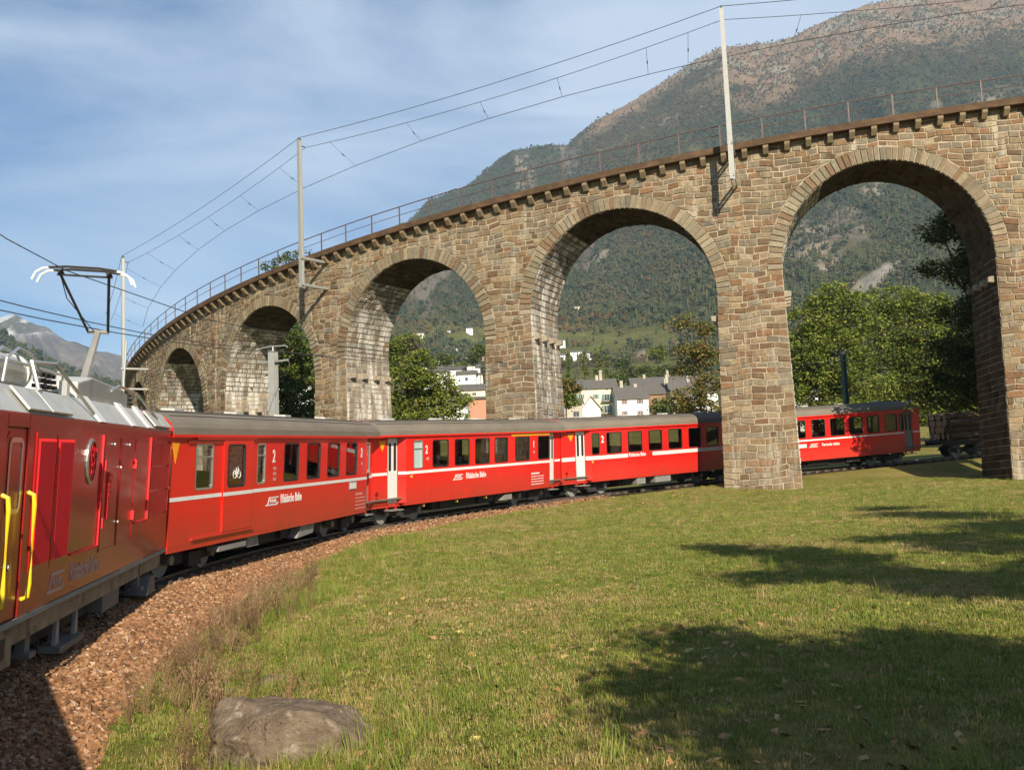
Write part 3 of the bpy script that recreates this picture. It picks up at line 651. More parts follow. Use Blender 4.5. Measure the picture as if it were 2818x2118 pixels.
# masts standing off the viaduct
def viad_mast(s, b, zb, zt, label, lean=0.0):
    base = wp(s, b, zb); r = empty('catenary_mast', base); tag(r, label, 'mast', 'catenary masts on the viaduct')
    th = VPH-s/VK; er = Vector((math.cos(th), math.sin(th), 0)); et = Vector((-math.sin(th), math.cos(th), 0))
    mb = MB()
    for (x0, x1, y0, y1) in ((-.11, .11, -.11, -.09), (-.11, .11, .09, .11), (-.012, .012, -.09, .09)):
        vs = []
        for z in (0, zt-zb): 
            for x, y in ((x0, y0), (x1, y0), (x1, y1), (x0, y1)): vs.append(et*x*(1.15-.3*(z > 0))+er*(y-lean*z)+Vector((0, 0, z)))
        mb.add(vs, [(0, 3, 2, 1), (4, 5, 6, 7), (0, 1, 5, 4), (1, 2, 6, 5), (2, 3, 7, 6), (3, 0, 4, 7)])
    mb.build('pole', M['galv'], r)
    for zz in (.12, 1.72):
        for off in (-.13, .07):
            mb = MB(); a = er*(-b-.02)+et*off+Vector((0, 0, zz)); c = er*.16+et*off+Vector((0, 0, zz))
            mb.add([a+v_ for v_ in (Vector((0, 0, 0)), et*.05, et*.05+Vector((0, 0, .13)), Vector((0, 0, .13)))]+[c+v_ for v_ in (Vector((0, 0, 0)), et*.05, et*.05+Vector((0, 0, .13)), Vector((0, 0, .13)))],
                   [(0, 1, 2, 3), (7, 6, 5, 4), (0, 4, 5, 1), (1, 5, 6, 2), (2, 6, 7, 3), (3, 7, 4, 0)]); mb.build('bracket', M['galv'], r)
    mb = MB(); tp_ = Vector((0, 0, zt-zb)); mb.tube([tp_+er*.12, tp_-er*.12+Vector((0, 0, .02))], .05, 8); mb.tube([tp_-er*.1-Vector((0, 0, .35)), tp_-er*.45-Vector((0, 0, .38))], .035, 8); mb.tube([tp_+Vector((0, 0, 0)), tp_+Vector((0, 0, .12))], .06, 8)
    mb.build('insulator', M['mastgreen'], r)
    return s, b, zt
MASTS = [viad_mast(13.95, 2.0, 15.1, 23.75, 'tallest pale steel mast bracketed to the viaduct at the right, between two big arches'),
         viad_mast(39.45, 2.0, 13.1, 22.1, 'pale steel mast bracketed to the middle of the viaduct, behind the second coach'),
         viad_mast(67.2, 1.9, 9.95, 20.65, 'farthest pale steel mast on the viaduct, right of the pantograph')]
# overhead line of the viaduct
def wire(name, pts, r, label, group=None, mtl=None):
    o = Vector(pts[0]); mb = MB(); mb.tube([Vector(p)-o for p in pts], r, 4); q = mb.build(name, mtl or M['wire']); q.location = o; tag(q, label, 'wire', group); return q
def mtop(i, b, dz): s, _, zt = MASTS[i]; return wp(s, b, zt+dz)
def seq(pts, sag, n=10):
    out = []
    for a, b in zip(pts[:-1], pts[1:]):
        for i in range(n):
            t = i/n; p = Vector(a).lerp(Vector(b), t); p.z -= sag*4*t*(1-t); out.append(p)
    out.append(Vector(pts[-1])); return out
offR = wp(-14, 2.0, 25.5)
up_ = seq([offR, mtop(0, 2.0, .1), mtop(1, 2.0, .1), mtop(2, 2.0, .1), wp(86, 2, 19.5)], .35)
lo_ = seq([wp(-14, 1.4, 24.7), mtop(0, 1.5, -.38), mtop(1, 1.5, -.38), mtop(2, 1.5, -.38), wp(86, 1.5, 19)], .45)
wire('feeder_wire', up_, .018, 'uppermost thin wire strung over the viaduct mast tops', 'wires over the viaduct')
cw = empty('catenary_wire', lo_[0]); tag(cw, 'curved contact wire with pull-off cords hanging over the viaduct track', 'wire', 'wires over the viaduct')
mb = MB(); mb.tube(lo_, .016, 4); mb.build('holding_wire', M['wire'], cw, world=True)
sp = [-9, -3.6, .8, 5.6, 10.6, 16.1, 18.3, 23.3, 28.0, 32.8, 38.1, 43.0, 48.3, 53.2, 58.1, 63.9, 68.9, 76, 83]
cp = [wp(s, -1.35, deckz(s)+5.3) for s in sp]; mb = MB(); mb.tube(cp, .018, 4); mb.build('contact_wire', M['wire'], cw, world=True)
def lo_at(s):
    best = min(lo_, key=lambda p: abs((VPH-math.atan2(p.y-VCY, p.x-VCX))*VK-s)); 
    ss = [((VPH-math.atan2(p.y-VCY, p.x-VCX))*VK, p) for p in lo_]; ss.sort(key=lambda q: q[0])
    for a, b in zip(ss[:-1], ss[1:]):
        if a[0] <= s <= b[0]: return a[1].lerp(b[1], (s-a[0])/(b[0]-a[0]))
    return best
for s, c in zip(sp, cp):
    if s < -8: continue
    t = lo_at(s-.4); mb = MB(); md_ = t.lerp(c, .5)+Vector((0, 0, -.05)); mb.tube([t, md_, c], .010, 4); mb.tube([md_-(c-t).normalized()*.12, md_+(c-t).normalized()*.12], .03, 6); mb.build('pull_off_cord', M['wire'], cw, world=True)

# ------------------------------------------------------------------ railway track of the lower line
trk = empty('railway_track', tpt(0)); tag(trk, kind='structure')
def sweep_t(name, prof, s0, s1, ds, m_, parent):
    mb = MB(); n = int((s1-s0)/ds); vs = []; k = len(prof(0) if callable(prof) else prof)
    for i in range(n+1):
        s = s0+(s1-s0)*i/n; pr_ = prof(s) if callable(prof) else prof
        vs += [tpt(s, a, b) for a, b in pr_]
    closed = name != 'ballast_bed'
    mb.add(vs, [(i*k+j, i*k+(j+1) % k, (i+1)*k+(j+1) % k, (i+1)*k+j) for i in range(n) for j in range(k if closed else k-1)]); return mb.build(name, m_, parent, world=True)
for sg in (-1, 1):
    c = sg*.53
    sweep_t('rail', [(c-.06, -.13), (c+.06, -.13), (c+.06, -.11), (c+.012, -.09), (c+.03, -.04), (c+.03, -.005), (c-.03, -.005), (c-.03, -.04), (c-.012, -.09), (c-.06, -.11)], -28, 96, 1.0, M['rail'], trk)
    sweep_t('rail_head', [(c-.022, 0), (c+.022, 0), (c+.022, -.004), (c-.022, -.004)], -28, 96, 1.0, M['railtop'], trk)
slm = MB(); slm.box(-.11, .11, -.88, .88, -.14, 0); sl0 = None
for i in range(170):
    s = -27+i*.68; p = tpt(s, 0, -.135)
    if sl0 is None: sl0 = slm.build('sleeper', M['sleeper'], trk); o = sl0
    else: o = sl0.copy(); COL.objects.link(o); o.parent = trk
    o.location = p-trk.location; o.rotation_euler = (-CANT, 0, -(s/TR)+PI/2+rnd.uniform(-.01, .01)); o.name = 'sleeper'
def bedprof(s):
    w = 1-min(1, max(0, (s+2)/14)); k = 1.0+.0*w
    out = 1.95+1.05*w; dn = -.25-.32*w
    return [(-2.9, -.55), (-1.5, -.17), (-.75, -.125), (0, -.14), (.75, -.125), (1.45, -.17), (1.7+.3*w, -.24), ((1.7+out)/2, (-.22+dn)/2+.03), (out, dn), (out+.5, dn-.5)]
bed = sweep_t('ballast_bed', bedprof, -28, 96, .5, M['ballast'], trk)
bed.data.materials.append(M['oiled']); bed.data.polygons.foreach_set('material_index', [1 if (i % 9) in (1, 2, 3, 4) else 0 for i in range(len(bed.data.polygons))])
bb_ = bed.modifiers.new('s', 'SUBSURF'); bb_.levels = bb_.render_levels = 2; bb_.subdivision_type = 'SIMPLE'
tx_ = bpy.data.textures.new('stones', 'VORONOI'); tx_.noise_scale = .16
dm = bed.modifiers.new('d', 'DISPLACE'); dm.texture = tx_; dm.strength = .09; dm.mid_level = .4; dm.texture_coords = 'LOCAL'

# ------------------------------------------------------------------ rolling stock
def frame(sa, sb):                     # rigid body resting on two bogies of the curve, X forward, -Y towards the inside of the curve
    L_ = sb-sa
    def tp(s): ph = PI-s/TR; return Vector((TX+TR*math.cos(ph), TY+TR*math.sin(ph), TZ+TG*s))
    c1 = tp(sa+.18*L_); c2 = tp(sb-.18*L_); Xa = (c2-c1).normalized(); mid = (c1+c2)/2
    Ya = Vector((0, 0, 1)).cross(Xa).normalized(); Za = Xa.cross(Ya); a = CANT
    Y2 = Ya*math.cos(a)+Za*math.sin(a); Z2 = -Ya*math.sin(a)+Za*math.cos(a); O = mid-Xa*L_/2
    m_ = Matrix.Identity(4)
    for i in range(3): m_[i][0] = Xa[i]; m_[i][1] = Y2[i]; m_[i][2] = Z2[i]; m_[i][3] = O[i]
    return m_
HW, ZB, ZE = 1.35, .80, 3.20
def text_obj(name, txt, u, z, size, y, mtl, parent, ext=.004, sx=1.0, bold=True, rot=0.0):
    cu = bpy.data.curves.new('t', 'FONT'); cu.body = txt; cu.size = size; cu.extrude = ext; cu.offset = .006*size/.3 if bold else 0
    to = bpy.data.objects.new('t', cu); me = bpy.data.meshes.new_from_object(to); bpy.data.objects.remove(to)
    me.name = name; me.materials.clear(); me.materials.append(mtl)
    o = bpy.data.objects.new(name, me); COL.objects.link(o); o.parent = parent; o.location = (u, y, z); o.rotation_euler = (PI/2, rot, 0); o.scale = (sx, 1, 1); return o
def logo(u, z, h, y, mtl, parent, w=1.0):
    b = MB(); t = h*.16; e = .006
    def bar(p): b.prism([(u+a*w, z+c) for a, c in p], y-e, y)
    bar([(.30*h, h-t), (2.4*h, h-t), (2.4*h, h), (.36*h, h)])
    bar([(0.0, t*1.0), (.18*h, t*1.0), (.50*h, h-t), (.30*h, h-t)])
    bar([(-.35*h, 0), (1.95*h, 0), (2.05*h, t), (-.28*h, t)])
    bar([(1.95*h, 0), (2.12*h, 0), (2.4*h, h*.34), (2.2*h, h*.34)])
    b.build('logo', mtl, parent)
    text_obj('logo_letters', 'RhB', u+.55*h*w, z+h*.30, h*.62, y-.002, mtl, parent, sx=1.35*w)
def rrect(x0, x1, z0, z1, r, n=4):
    out = []
    for cx_, cz_, a0 in ((x1-r, z1-r, 0), (x0+r, z1-r, 90), (x0+r, z0+r, 180), (x1-r, z0+r, 270)):
        for i in range(n+1): a = math.radians(a0+90*i/n); out.append((cx_+r*math.cos(a), cz_+r*math.sin(a)))
    return out
def window(parent, x0, x1, z0, z1, side, body_m, seal_m, glass_m, r=.10, yw=HW, split=None, frame_w=.045, rec=.03, name='window'):
    """window let into a body side at y = side*yw: coloured corner fill, seal ring and pane"""
    y = side*yw; yi = side*(yw-rec)
    outer = rrect(x0, x1, z0, z1, r); inner = rrect(x0+frame_w, x1-frame_w, z0+frame_w, z1-frame_w, max(.02, r-frame_w)); n = len(outer)
    b = MB(); k = n//4
    corners = [(x1, z1), (x0, z1), (x0, z0), (x1, z0)]
    for c in range(4):
        pts = [(outer[(c*k+i)][0], y, outer[(c*k+i)][1]) for i in range(k)]
        b.add([(corners[c][0], y, corners[c][1])]+pts, [((0, i+1, i+2) if side > 0 else (0, i+2, i+1)) for i in range(k-1)], 0)
    vs = [(p[0], y+side*.006, p[1]) for p in outer]+[(p[0], y+side*.006, p[1]) for p in inner]+[(p[0], yi, p[1]) for p in inner]
    fs = []
    for i in range(n):
        j = (i+1) % n; fs.append((i, j, n+j, n+i)); fs.append((n+i, n+j, 2*n+j, 2*n+i))
    b.add(vs, fs, 1)
    w = b.build(name, [body_m, seal_m], parent)
    g = MB(); g.add([(p[0], yi, p[1]) for p in inner], [tuple(range(n))]); po = g.build('pane', glass_m, w)
    if split:
        s_ = MB(); s_.box(x0+frame_w, x1-frame_w, min(yi, y), max(yi, y), split-.02, split+.02); s_.build('sash_bar', seal_m, w)
    return w
def side_panel(b, u0, u1, holes, side, y, zb=ZB, ze=ZE, th=.04):
    """body side as strips round rectangular holes, with thickness"""
    us = sorted(set([u0, u1]+[h[0] for h in holes]+[h[1] for h in holes])); us = [u for u in us if u0 <= u <= u1]
    for a, c in zip(us[:-1], us[1:]):
        hz = [(h[2], h[3]) for h in holes if h[0] <= a+1e-6 and h[1] >= c-1e-6]; z = zb
        for (h0, h1) in sorted(hz)+[(ze, ze)]:
            if h0 > z: b.box(a, c, min(side*y, side*(y-th)), max(side*y, side*(y-th)), z, h0, 0)
            z = h1
def roof_mesh(b, u0, u1, hw, ze, zp, n=16, seams=True, over=.06):
    prof = []
    for i in range(n+1):
        t = PI*i/n; c = math.cos(t); s = math.sin(t); prof.append(((hw+over)*math.copysign(abs(c)**.75, c), ze+(zp-ze)*(s**.72)))
    vs = [(u0, y, z) for y, z in prof]+[(u1, y, z) for y, z in prof]; k = n+1
    b.add(vs, [(i, i+1, k+i+1, k+i) for i in range(n)], 0)
    b.add([(u0, y, z) for y, z in prof], [tuple(range(k))], 1); b.add([(u1, y, z) for y, z in prof], [tuple(range(k-1, -1, -1))], 1)
    return prof
def bogie(parent, u, wb=2.0, r=.39, zr=RAILZ):
    f = MB()
    for sd in (-1, 1):
        f.prism([(u-wb/2-.45, zr+.42), (u-wb/2-.3, zr+.62), (u-.35, zr+.50), (u+.35, zr+.50), (u+wb/2+.3, zr+.62), (u+wb/2+.45, zr+.42), (u+wb/2, zr+.30), (u+.4, zr+.26), (u-.4, zr+.26), (u-wb/2, zr+.30)], sd*.78-.04, sd*.78+.04)
        f.box(u-.3, u+.3, min(sd*.82, sd*.95), max(sd*.82, sd*.95), zr+.18, zr+.5)
    f.box(u-.2, u+.2, -.75, .75, zr+.3, zr+.5)
    fo_ = f.build('bogie', M['dark'], parent)
    for du in (-wb/2, wb/2):
        for sd in (-1, 1):
            w = MB(); w.cyl((u+du, sd*.50, zr+r), (u+du, sd*.62, zr+r), r, 20); w.cyl((u+du, sd*.48, zr+r), (u+du, sd*.52, zr+r), r+.03, 20); w.cyl((u+du, sd*.6, zr+r), (u+du, sd*.9, zr+r), .11, 10); w.build('wheel', M['dark'] if sd > 0 else M['grey'], fo_)
def coach(name, label, sa, sb, length, u0, wins, ends, stripe, group='red passenger coaches of the train', zp=3.74):
    r = empty(name, mat=frame(sa, sb)); tag(r, label, 'train coach', group)
    bl, br = ends                      # (taper start, has door) at each end
    ul = u0+(1.80 if bl else 0); ur = length-(1.45 if br else 0)
    holes = [(w[0], w[1], w[2], w[3]) for w in wins]
    b = MB()
    for sd in (-1, 1): side_panel(b, ul, ur, holes, sd, HW)
    yn = 1.14
    for sd in (-1, 1):
        if bl:
            for (a, ya, c, yc, z0_) in ((u0, yn, u0+.97, yn, ZB), (u0+1.60, yn, ul, HW, ZB)):
                b.add([(a, sd*ya, z0_), (c, sd*yc, z0_), (c, sd*yc, ZE), (a, sd*ya, ZE), (a, sd*(ya-.05), z0_), (c, sd*(yc-.05), z0_), (c, sd*(yc-.05), ZE), (a, sd*(ya-.05), ZE)], [(0, 1, 2, 3), (7, 6, 5, 4), (0, 4, 5, 1), (1, 5, 6, 2), (2, 6, 7, 3), (3, 7, 4, 0)])
            b.box(u0+.97, u0+1.60, min(sd*yn, sd*(yn-.05)), max(sd*yn, sd*(yn-.05)), 3.12, ZE)
        if br:
            for (a, ya, c, yc) in ((ur, HW, ur+.25, yn), (ur+.85, yn, length, yn)):
                b.add([(a, sd*ya, ZB), (c, sd*yc, ZB), (c, sd*yc, ZE), (a, sd*ya, ZE), (a, sd*(ya-.05), ZB), (c, sd*(yc-.05), ZB), (c, sd*(yc-.05), ZE), (a, sd*(ya-.05), ZE)], [(0, 1, 2, 3), (7, 6, 5, 4), (0, 4, 5, 1), (1, 5, 6, 2), (2, 6, 7, 3), (3, 7, 4, 0)])
            b.box(ur+.25, ur+.85, min(sd*yn, sd*(yn-.05)), max(sd*yn, sd*(yn-.05)), 3.12, ZE)
    yl = yn if bl else HW; yr = yn if br else HW
    b.box(u0-.0, u0+.05, -yl+.05, -.45, ZB, ZE); b.box(u0, u0+.05, .45, yl-.05, ZB, ZE); b.box(u0, u0+.05, -.45, .45, 2.95, ZE)
    b.box(length-.05, length, -yr+.05, yr-.05, ZB, ZE)
    b.box(u0+.06, length-.06, -1.1, 1.1, ZB-.12, ZB+.02)
    b.box(ul, ur, -HW+.005, -HW+.20, ZB-.09, ZB-.001); b.box(ul, ur, HW-.20, HW-.005, ZB-.09, ZB-.001)
    b.build('body', M['red'], r)
    # gangway bellows
    g = MB()
    for k in range(4):
        g.box(u0-.28+.07*k, u0-.24+.07*k, -.5+.02*(k % 2), .5-.02*(k % 2), .95, 3.05); g.box(length+.02+.07*k, length+.06+.07*k, -.5, .5, .95, 3.05)
    g.box(u0-.3, u0, -.46, .46, 1.0, 3.0); g.box(length, length+.3, -.46, .46, 1.0, 3.0)
    g.build('gangway_bellows', M['seal'], r)
    rf = MB(); roof_mesh(rf, u0-.02, length+.02, HW, ZE, zp); 
    ro = rf.build('roof', [M['roof'], M['red']], r)
    for a in (.28, .55, .78):
        for sd in (-1, 1):
            sm = MB(); t = math.acos(min(1, a)**(1/.75)); zz = ZE+(zp-ZE)*(math.sin(t)**.72); y = sd*(HW+.06)*a
            sm.tube([(u0+.35, y, zz+.004), (length-.35, y, zz+.004)], .011, 4); sm.build('roof_seam', M['dark'], ro)
    gt = MB()
    for sd in (-1, 1): gt.box(u0-.02, length+.02, min(sd*(HW+.02), sd*(HW+.075)), max(sd*(HW+.02), sd*(HW+.075)), ZE-.045, ZE+.02)
    gt.build('gutter', M['red'], r)
    for w in wins:
        for sd in (-1, 1):
            gm_ = M['glass']; sm_ = M['seal']
            if len(w) > 4 and sd < 0:
                if 'frost' in w[4]: gm_ = M['frost']; sm_ = M['alu']
                if 'alu' in w[4]: sm_ = M['alu']
            window(r, w[0], w[1], w[2], w[3], sd, M['red'], sm_, gm_, split=(w[3]-.30 if len(w) > 4 and 'split' in w[4] else None))
    # interior: floor, seats, luggage rack, ceiling
    it = MB(); it.box(u0+.1, length-.1, -1.25, 1.25, .95, 1.0); it.box(u0+.1, length-.1, -1.25, 1.25, 3.12, 3.16)
    for (a, c) in ((ul+.1, .04), (ur-.1, .04)): it.box(a, a+c, -1.2, -.4, 1, 3.1); it.box(a, a+c, .4, 1.2, 1, 3.1)
    it.build('interior', M['interior'], r)
    st = MB()
    ws = [w for w in wins if w[1]-w[0] > .9]
    for w in ws:
        for e_ in (w[0]-.18, w[1]+.10):
            for sd in (-1, 1):
                st.box(e_, e_+.10, min(sd*.25, sd*1.15), max(sd*.25, sd*1.15), 1.2, 2.22); st.box(e_-.3 if e_ > (w[0]+w[1])/2 else e_+.1, e_ if e_ > (w[0]+w[1])/2 else e_+.4, min(sd*.25, sd*1.15), max(sd*.25, sd*1.15), 1.3, 1.42)
    if ws: st.build('seats', M['seat'], r)
    # stripe
    z0_, z1_, gaps, sm = stripe
    segs = []; a = ul; 
    for g0, g1 in sorted(gaps): segs.append((a, g0)); a = g1
    segs.append((a, ur)); sb_ = MB()
    for a, c in segs: sb_.box(a+.004, c-.004, -HW-.005, -HW, z0_, z1_)
    if bl: sb_.box(u0+.02, u0+.95, -yn-.005, -yn, z0_, z1_); sb_.add([(u0+1.6, -yn-.004, z0_), (ul, -HW-.004, z0_), (ul, -HW-.004, z1_), (u0+1.6, -yn-.004, z1_)], [(0, 1, 2, 3)])
    if br: sb_.box(ur+.87, length-.02, -yn-.005, -yn, z0_, z1_)
    sb_.build('white_stripe', sm, r)
    # doors
    def door(a, c, m_=M['doorgrey']):
        for sd in (-1, 1):
            d = MB(); y0 = sd*(yn-.06); y1 = sd*(yn-.03); mid = (a+c)/2
            for (p, q) in ((a+.01, mid-.008), (mid+.008, c-.01)): d.box(p, q, min(y0, y1), max(y0, y1), ZB+.02, 3.11)
            do = d.build('door', m_, r)
            for (p, q) in ((a+.01, mid-.008), (mid+.008, c-.01)):
                w_ = MB(); pr = rrect(p+.07, q-.07, 1.95, 2.95, .06); w_.prism(pr, min(y1, y1+sd*.006), max(y1, y1+sd*.006)); w_.build('door_window', M['seal'], do)
            s_ = MB(); s_.box(a-.02, c+.08, min(sd*.95, sd*1.34), max(sd*.95, sd*1.34), .56, .59); st_ = s_.build('step', M['grey'], r)
            k_ = MB(); k_.box(a+.02, a+.07, min(sd*1.0, sd*1.1), max(sd*1.0, sd*1.1), .58, ZB); k_.box(c-.07, c-.02, min(sd*1.0, sd*1.1), max(sd*1.0, sd*1.1), .58, ZB); k_.build('step_hanger', M['red'], r)
            h_ = MB(); x_ = a-.09; h_.tube([(x_, sd*(yn+.0), 1.35), (x_, sd*(yn+.05), 1.38), (x_, sd*(yn+.05), 2.0), (x_, sd*yn, 2.03)], .014, 6); h_.build('handrail', M['alu'], r)
    if bl: door(u0+.98, u0+1.59)
    if br: door(ur+.26, ur+.84, M['doorgrey'] if br == 1 else M['grey'])
    if bl:
        o_ = MB(); o_.prism([(u0+.42, 3.02), (u0+.86, 3.02), (u0+.64, 2.66)], -yn-.008, -yn); o_.build('orange_triangle', M['orange'], r)
        for zz in (1.20, .98):
            o_ = MB(); o_.cyl((u0+.30, -yn, zz), (u0+.30, -yn-.04, zz), .075, 12); o_.build('tail_lamp', M['lampred'], r)
    for u in (2.3+u0*.5, length-2.4): bogie(r, u)
    # underframe gear
    ug = MB(); ug.box(u0+.4, length-.4, -.35, .35, .62, .70); ug.box(u0+3.9, length-4.0, .1, .95, .22, .70); ug.box(u0+4.2, length-4.4, -.85, .1, .34, .70); ug.box(u0+.9, length-.9, .3, .5, .2, .5)
    ug.box(4.6, 6.2, -.95, .95, .42, .68); ug.box(7.4, 8.4, -1.0, 1.0, .40, .68); ug.cyl((8.9, -.5, .52), (10.2, -.5, .52), .18, 12)
    ug.build('underframe', M['dark'], r)
    bf = MB()
    for u in (u0-.32, length+.1): bf.box(u-.1, u+.22, -.12, .12, .72, .92)
    bf.build('coupler', M['dark'], r)
    vt = MB()
    for u in np.linspace(u0+2.4, length-2.4, 4): vt.box(u-.22, u+.22, -.25, .1, zp-.02, zp+.07)
    vt.build('roof_vent', M['silver'], r)
    return r, ul, ur
def smalltext(parent, u, z, w, rows, mtl, lh=.075):
    b = MB(); rr = random.Random(int(u*10))
    for i in range(rows):
        x = u; zz = z-i*lh*1.5
        while x < u+w*(.6 if i == 0 else 1):
            k = rr.uniform(.05, .22); b.box(x, min(x+k, u+w), -HW-.004, -HW, zz, zz+lh*(.9 if i == 0 else .45)); x += k+.04
    b.build('data_lettering', mtl, parent)
WZ = (1.985, 3.015)
# coach 1: baggage and second class
c1, _, _ = coach('passenger_coach', 'red coach with sliding baggage door and bicycle sign, coupled next to the locomotive', .5, 15.5, 15.25, .45,
    [(1.58, 2.46, *WZ, 'alusplit'), (4.88, 5.42, *WZ, 'alusplit'), (6.63, 7.70, *WZ), (8.30, 9.38, *WZ), (9.98, 11.07, *WZ), (11.67, 12.72, *WZ), (13.58, 14.08, *WZ, 'alu')], (0, 2), (1.79, 1.875, [(2.93, 4.57)], M['white']))
def bike(parent, u, z, y, s, m_):
    b = MB()
    def ring(cx_, cz_, r_):
        b.tube([(cx_+r_*math.cos(2*PI*i/14), y, cz_+r_*math.sin(2*PI*i/14)) for i in range(15)], .012*s/.3, 4, cap=False)
    ring(u-.52*s, z, .42*s); ring(u+.52*s, z, .42*s)
    for p, q in (((-.52, 0), (-.2, .55)), ((-.2, .55), (.38, .6)), ((.52, 0), (.34, .72)), ((0, 0), (-.2, .55)), ((0, 0), (.38, .6)), ((-.52, 0), (0, 0)), ((-.24, .70), (-.08, .70)), ((-.2, .55), (-.16, .7)), ((.24, .80), (.40, .72))):
        b.tube([(u+p[0]*s, y, z+p[1]*s), (u+q[0]*s, y, z+q[1]*s)], .011*s/.3, 4)
    b.build('bicycle_sign', m_, parent)
d = MB(); d.box(2.93, 3.13, -HW-.045, -HW-.002, .96, 3.10); d.box(4.10, 4.57, -HW-.045, -HW-.002, .96, 3.10); d.box(3.13, 4.10, -HW-.045, -HW-.002, .96, 1.98); d.box(3.13, 4.10, -HW-.045, -HW-.002, 3.00, 3.10)
bd = d.build('baggage_door', M['red'], c1); window(bd, 3.13, 4.10, 1.98, 3.00, -1, M['red'], M['seal'], M['glass'], yw=HW+.045)
bike(bd, 3.62, 2.28, -HW-.05, .22, M['letter'])
w_ = MB(); w_.box(2.94, 4.56, -HW-.050, -HW-.045, 1.79, 1.875); w_.build('white_stripe', M['white'], bd)
w_ = MB(); w_.box(1.55, 4.7, -HW-.06, -HW, 3.11, 3.16); w_.box(1.45, 4.65, -HW-.05, -HW, .90, .945); w_.build('door_rail', M['red'], c1)
w_ = MB(); w_.box(1.2, 2.9, -HW-.03, -HW, 3.02, 3.10); w_.build('door_pocket', M['redL'], c1)
text_obj('class_number', '2', 5.86, 2.52, .46, -HW-.002, M['letter'], c1, sx=.8); text_obj('class_number', '2', 13.10, 2.54, .42, -HW-.002, M['letter'], c1, sx=.8)
b = MB()
for i in range(3): b.box(5.94, 6.12, -HW-.004, -HW, 2.32-.14*i, 2.40-.14*i)
b.box(13.2, 13.3, -HW-.004, -HW, 2.28, 2.38); b.build('pictograms', M['letterL'], c1)
logo(5.62, 1.40, .22, -HW, M['letter'], c1, w=1.35); text_obj('company_name', 'Rhätische Bahn', 6.48, 1.43, .33, -HW-.002, M['letter'], c1, sx=.74)
b = MB(); b.box(12.02, 12.70, -HW-.02, -HW, 1.52, 1.775); b.build('destination_plate', M['grey'], c1); b = MB(); b.box(12.06, 12.66, -HW-.025, -HW-.0201, 1.55, 1.74); b.build('plate_face', M['white'], c1)
smalltext(c1, 12.7, 1.32, 1.0, 5, M['letterL'])
b = MB(); b.prism([(1.95-.0, 3.06), (.52, 3.06), (.52, 3.06)][:0] or [(.50, 3.04), (.82, 3.04), (.66, 2.60)], -HW-.008, -HW); b.build('orange_triangle', M['orange'], c1)
b = MB(); b.box(3.0, 4.5, -1.30, -1.0, .50, .62); b.build('footboard', M['grey'], c1); b = MB(); b.prism([(4.8, .42), (5.5, .42), (5.4, .72), (4.75, .72)], -1.2, -.9); b.prism([(8.0, .36), (9.2, .42), (9.35, .74), (8.3, .74)], -1.25, -.85); b.build('equipment_box', M['grey'], c1)
# coach 2: first and second class
c2, _, _ = coach('passenger_coach', 'red coach with yellow first class line over its windows and a pale green toilet window', 15.8, 30.3, 14.45, .0,
    [(2.26, 2.86, *WZ, 'frostsplit'), (3.50, 4.62, *WZ), (5.04, 6.13, *WZ), (6.55, 7.69, *WZ), (8.09, 9.20, *WZ), (9.81, 11.10, *WZ), (11.87, 13.0, *WZ)], (1, 1), (1.815, 1.915, [], M['white']))
b = MB(); b.box(9.5, 13.0-.02, -HW-.006, -HW, 3.055, 3.14); b.build('first_class_line', M['yellow'], c2)
text_obj('class_number', '2', 3.02, 2.52, .42, -HW-.002, M['letter'], c2, sx=.8); text_obj('class_number', '1', 11.38, 2.52, .42, -HW-.002, M['letter'], c2, sx=.9)
b = MB(); b.box(3.1, 3.26, -HW-.004, -HW, 2.28, 2.38); b.box(11.45, 11.58, -HW-.004, -HW, 2.28, 2.38); b.build('pictograms', M['letterL'], c2)
logo(5.0, 1.44, .21, -HW, M['letter'], c2, w=1.25); text_obj('company_name', 'Rhätische Bahn', 5.86, 1.46, .32, -HW-.002, M['letter'], c2, sx=.78)
smalltext(c2, 11.25, 1.36, 1.15, 5, M['letter'])
b = MB(); b.cyl((2.12, -HW, 1.72), (2.12, -HW-.03, 1.72), .05, 10); b.build('door_button', M['brass'], c2)
b = MB(); b.prism([(8.9, .40), (9.7, .40), (9.7, .62), (9.1, .62)], -1.25, -.9); b.build('equipment_box', M['grey'], c2)
for u in (3.1, 5.4, 7.6): b = MB(); b.cyl((u, -1.15, .62), (u, -1.25, .62), .05, 8); b.build('filler_cap', M['brass'], c2)
# coach 3: broad stripe
c3, _, _ = coach('passenger_coach', 'red coach with broad stripe broken by its lettering, half shaded by the stone pier', 30.45, 44.95, 14.35, .25,
    [(2.08, 2.63, *WZ), (3.10, 4.20, *WZ), (4.64, 5.72, *WZ), (6.18, 7.25, *WZ), (7.72, 8.84, *WZ), (9.35, 10.38, *WZ), (10.85, 11.9, *WZ)], (1, 1), (1.745, 1.925, [(4.62, 6.46)], M['doorgrey']))
text_obj('class_number', '2', 2.74, 2.54, .46, -HW-.002, M['letter'], c3, sx=.85); text_obj('company_name', 'Rhätische Bahn', 4.68, 1.765, .26, -HW-.002, M['letter'], c3, sx=.80)
for (a, c) in ((5.3, 5.95), (6.7, 7.9)): b = MB(); b.box(a, c, -1.28, -.7, .38, .74); b.build('equipment_box', M['grey'], c3)
b = MB(); b.cyl((2.1, -HW, 1.65), (2.1, -HW-.03, 1.65), .05, 10); b.build('door_button', M['brass'], c3)
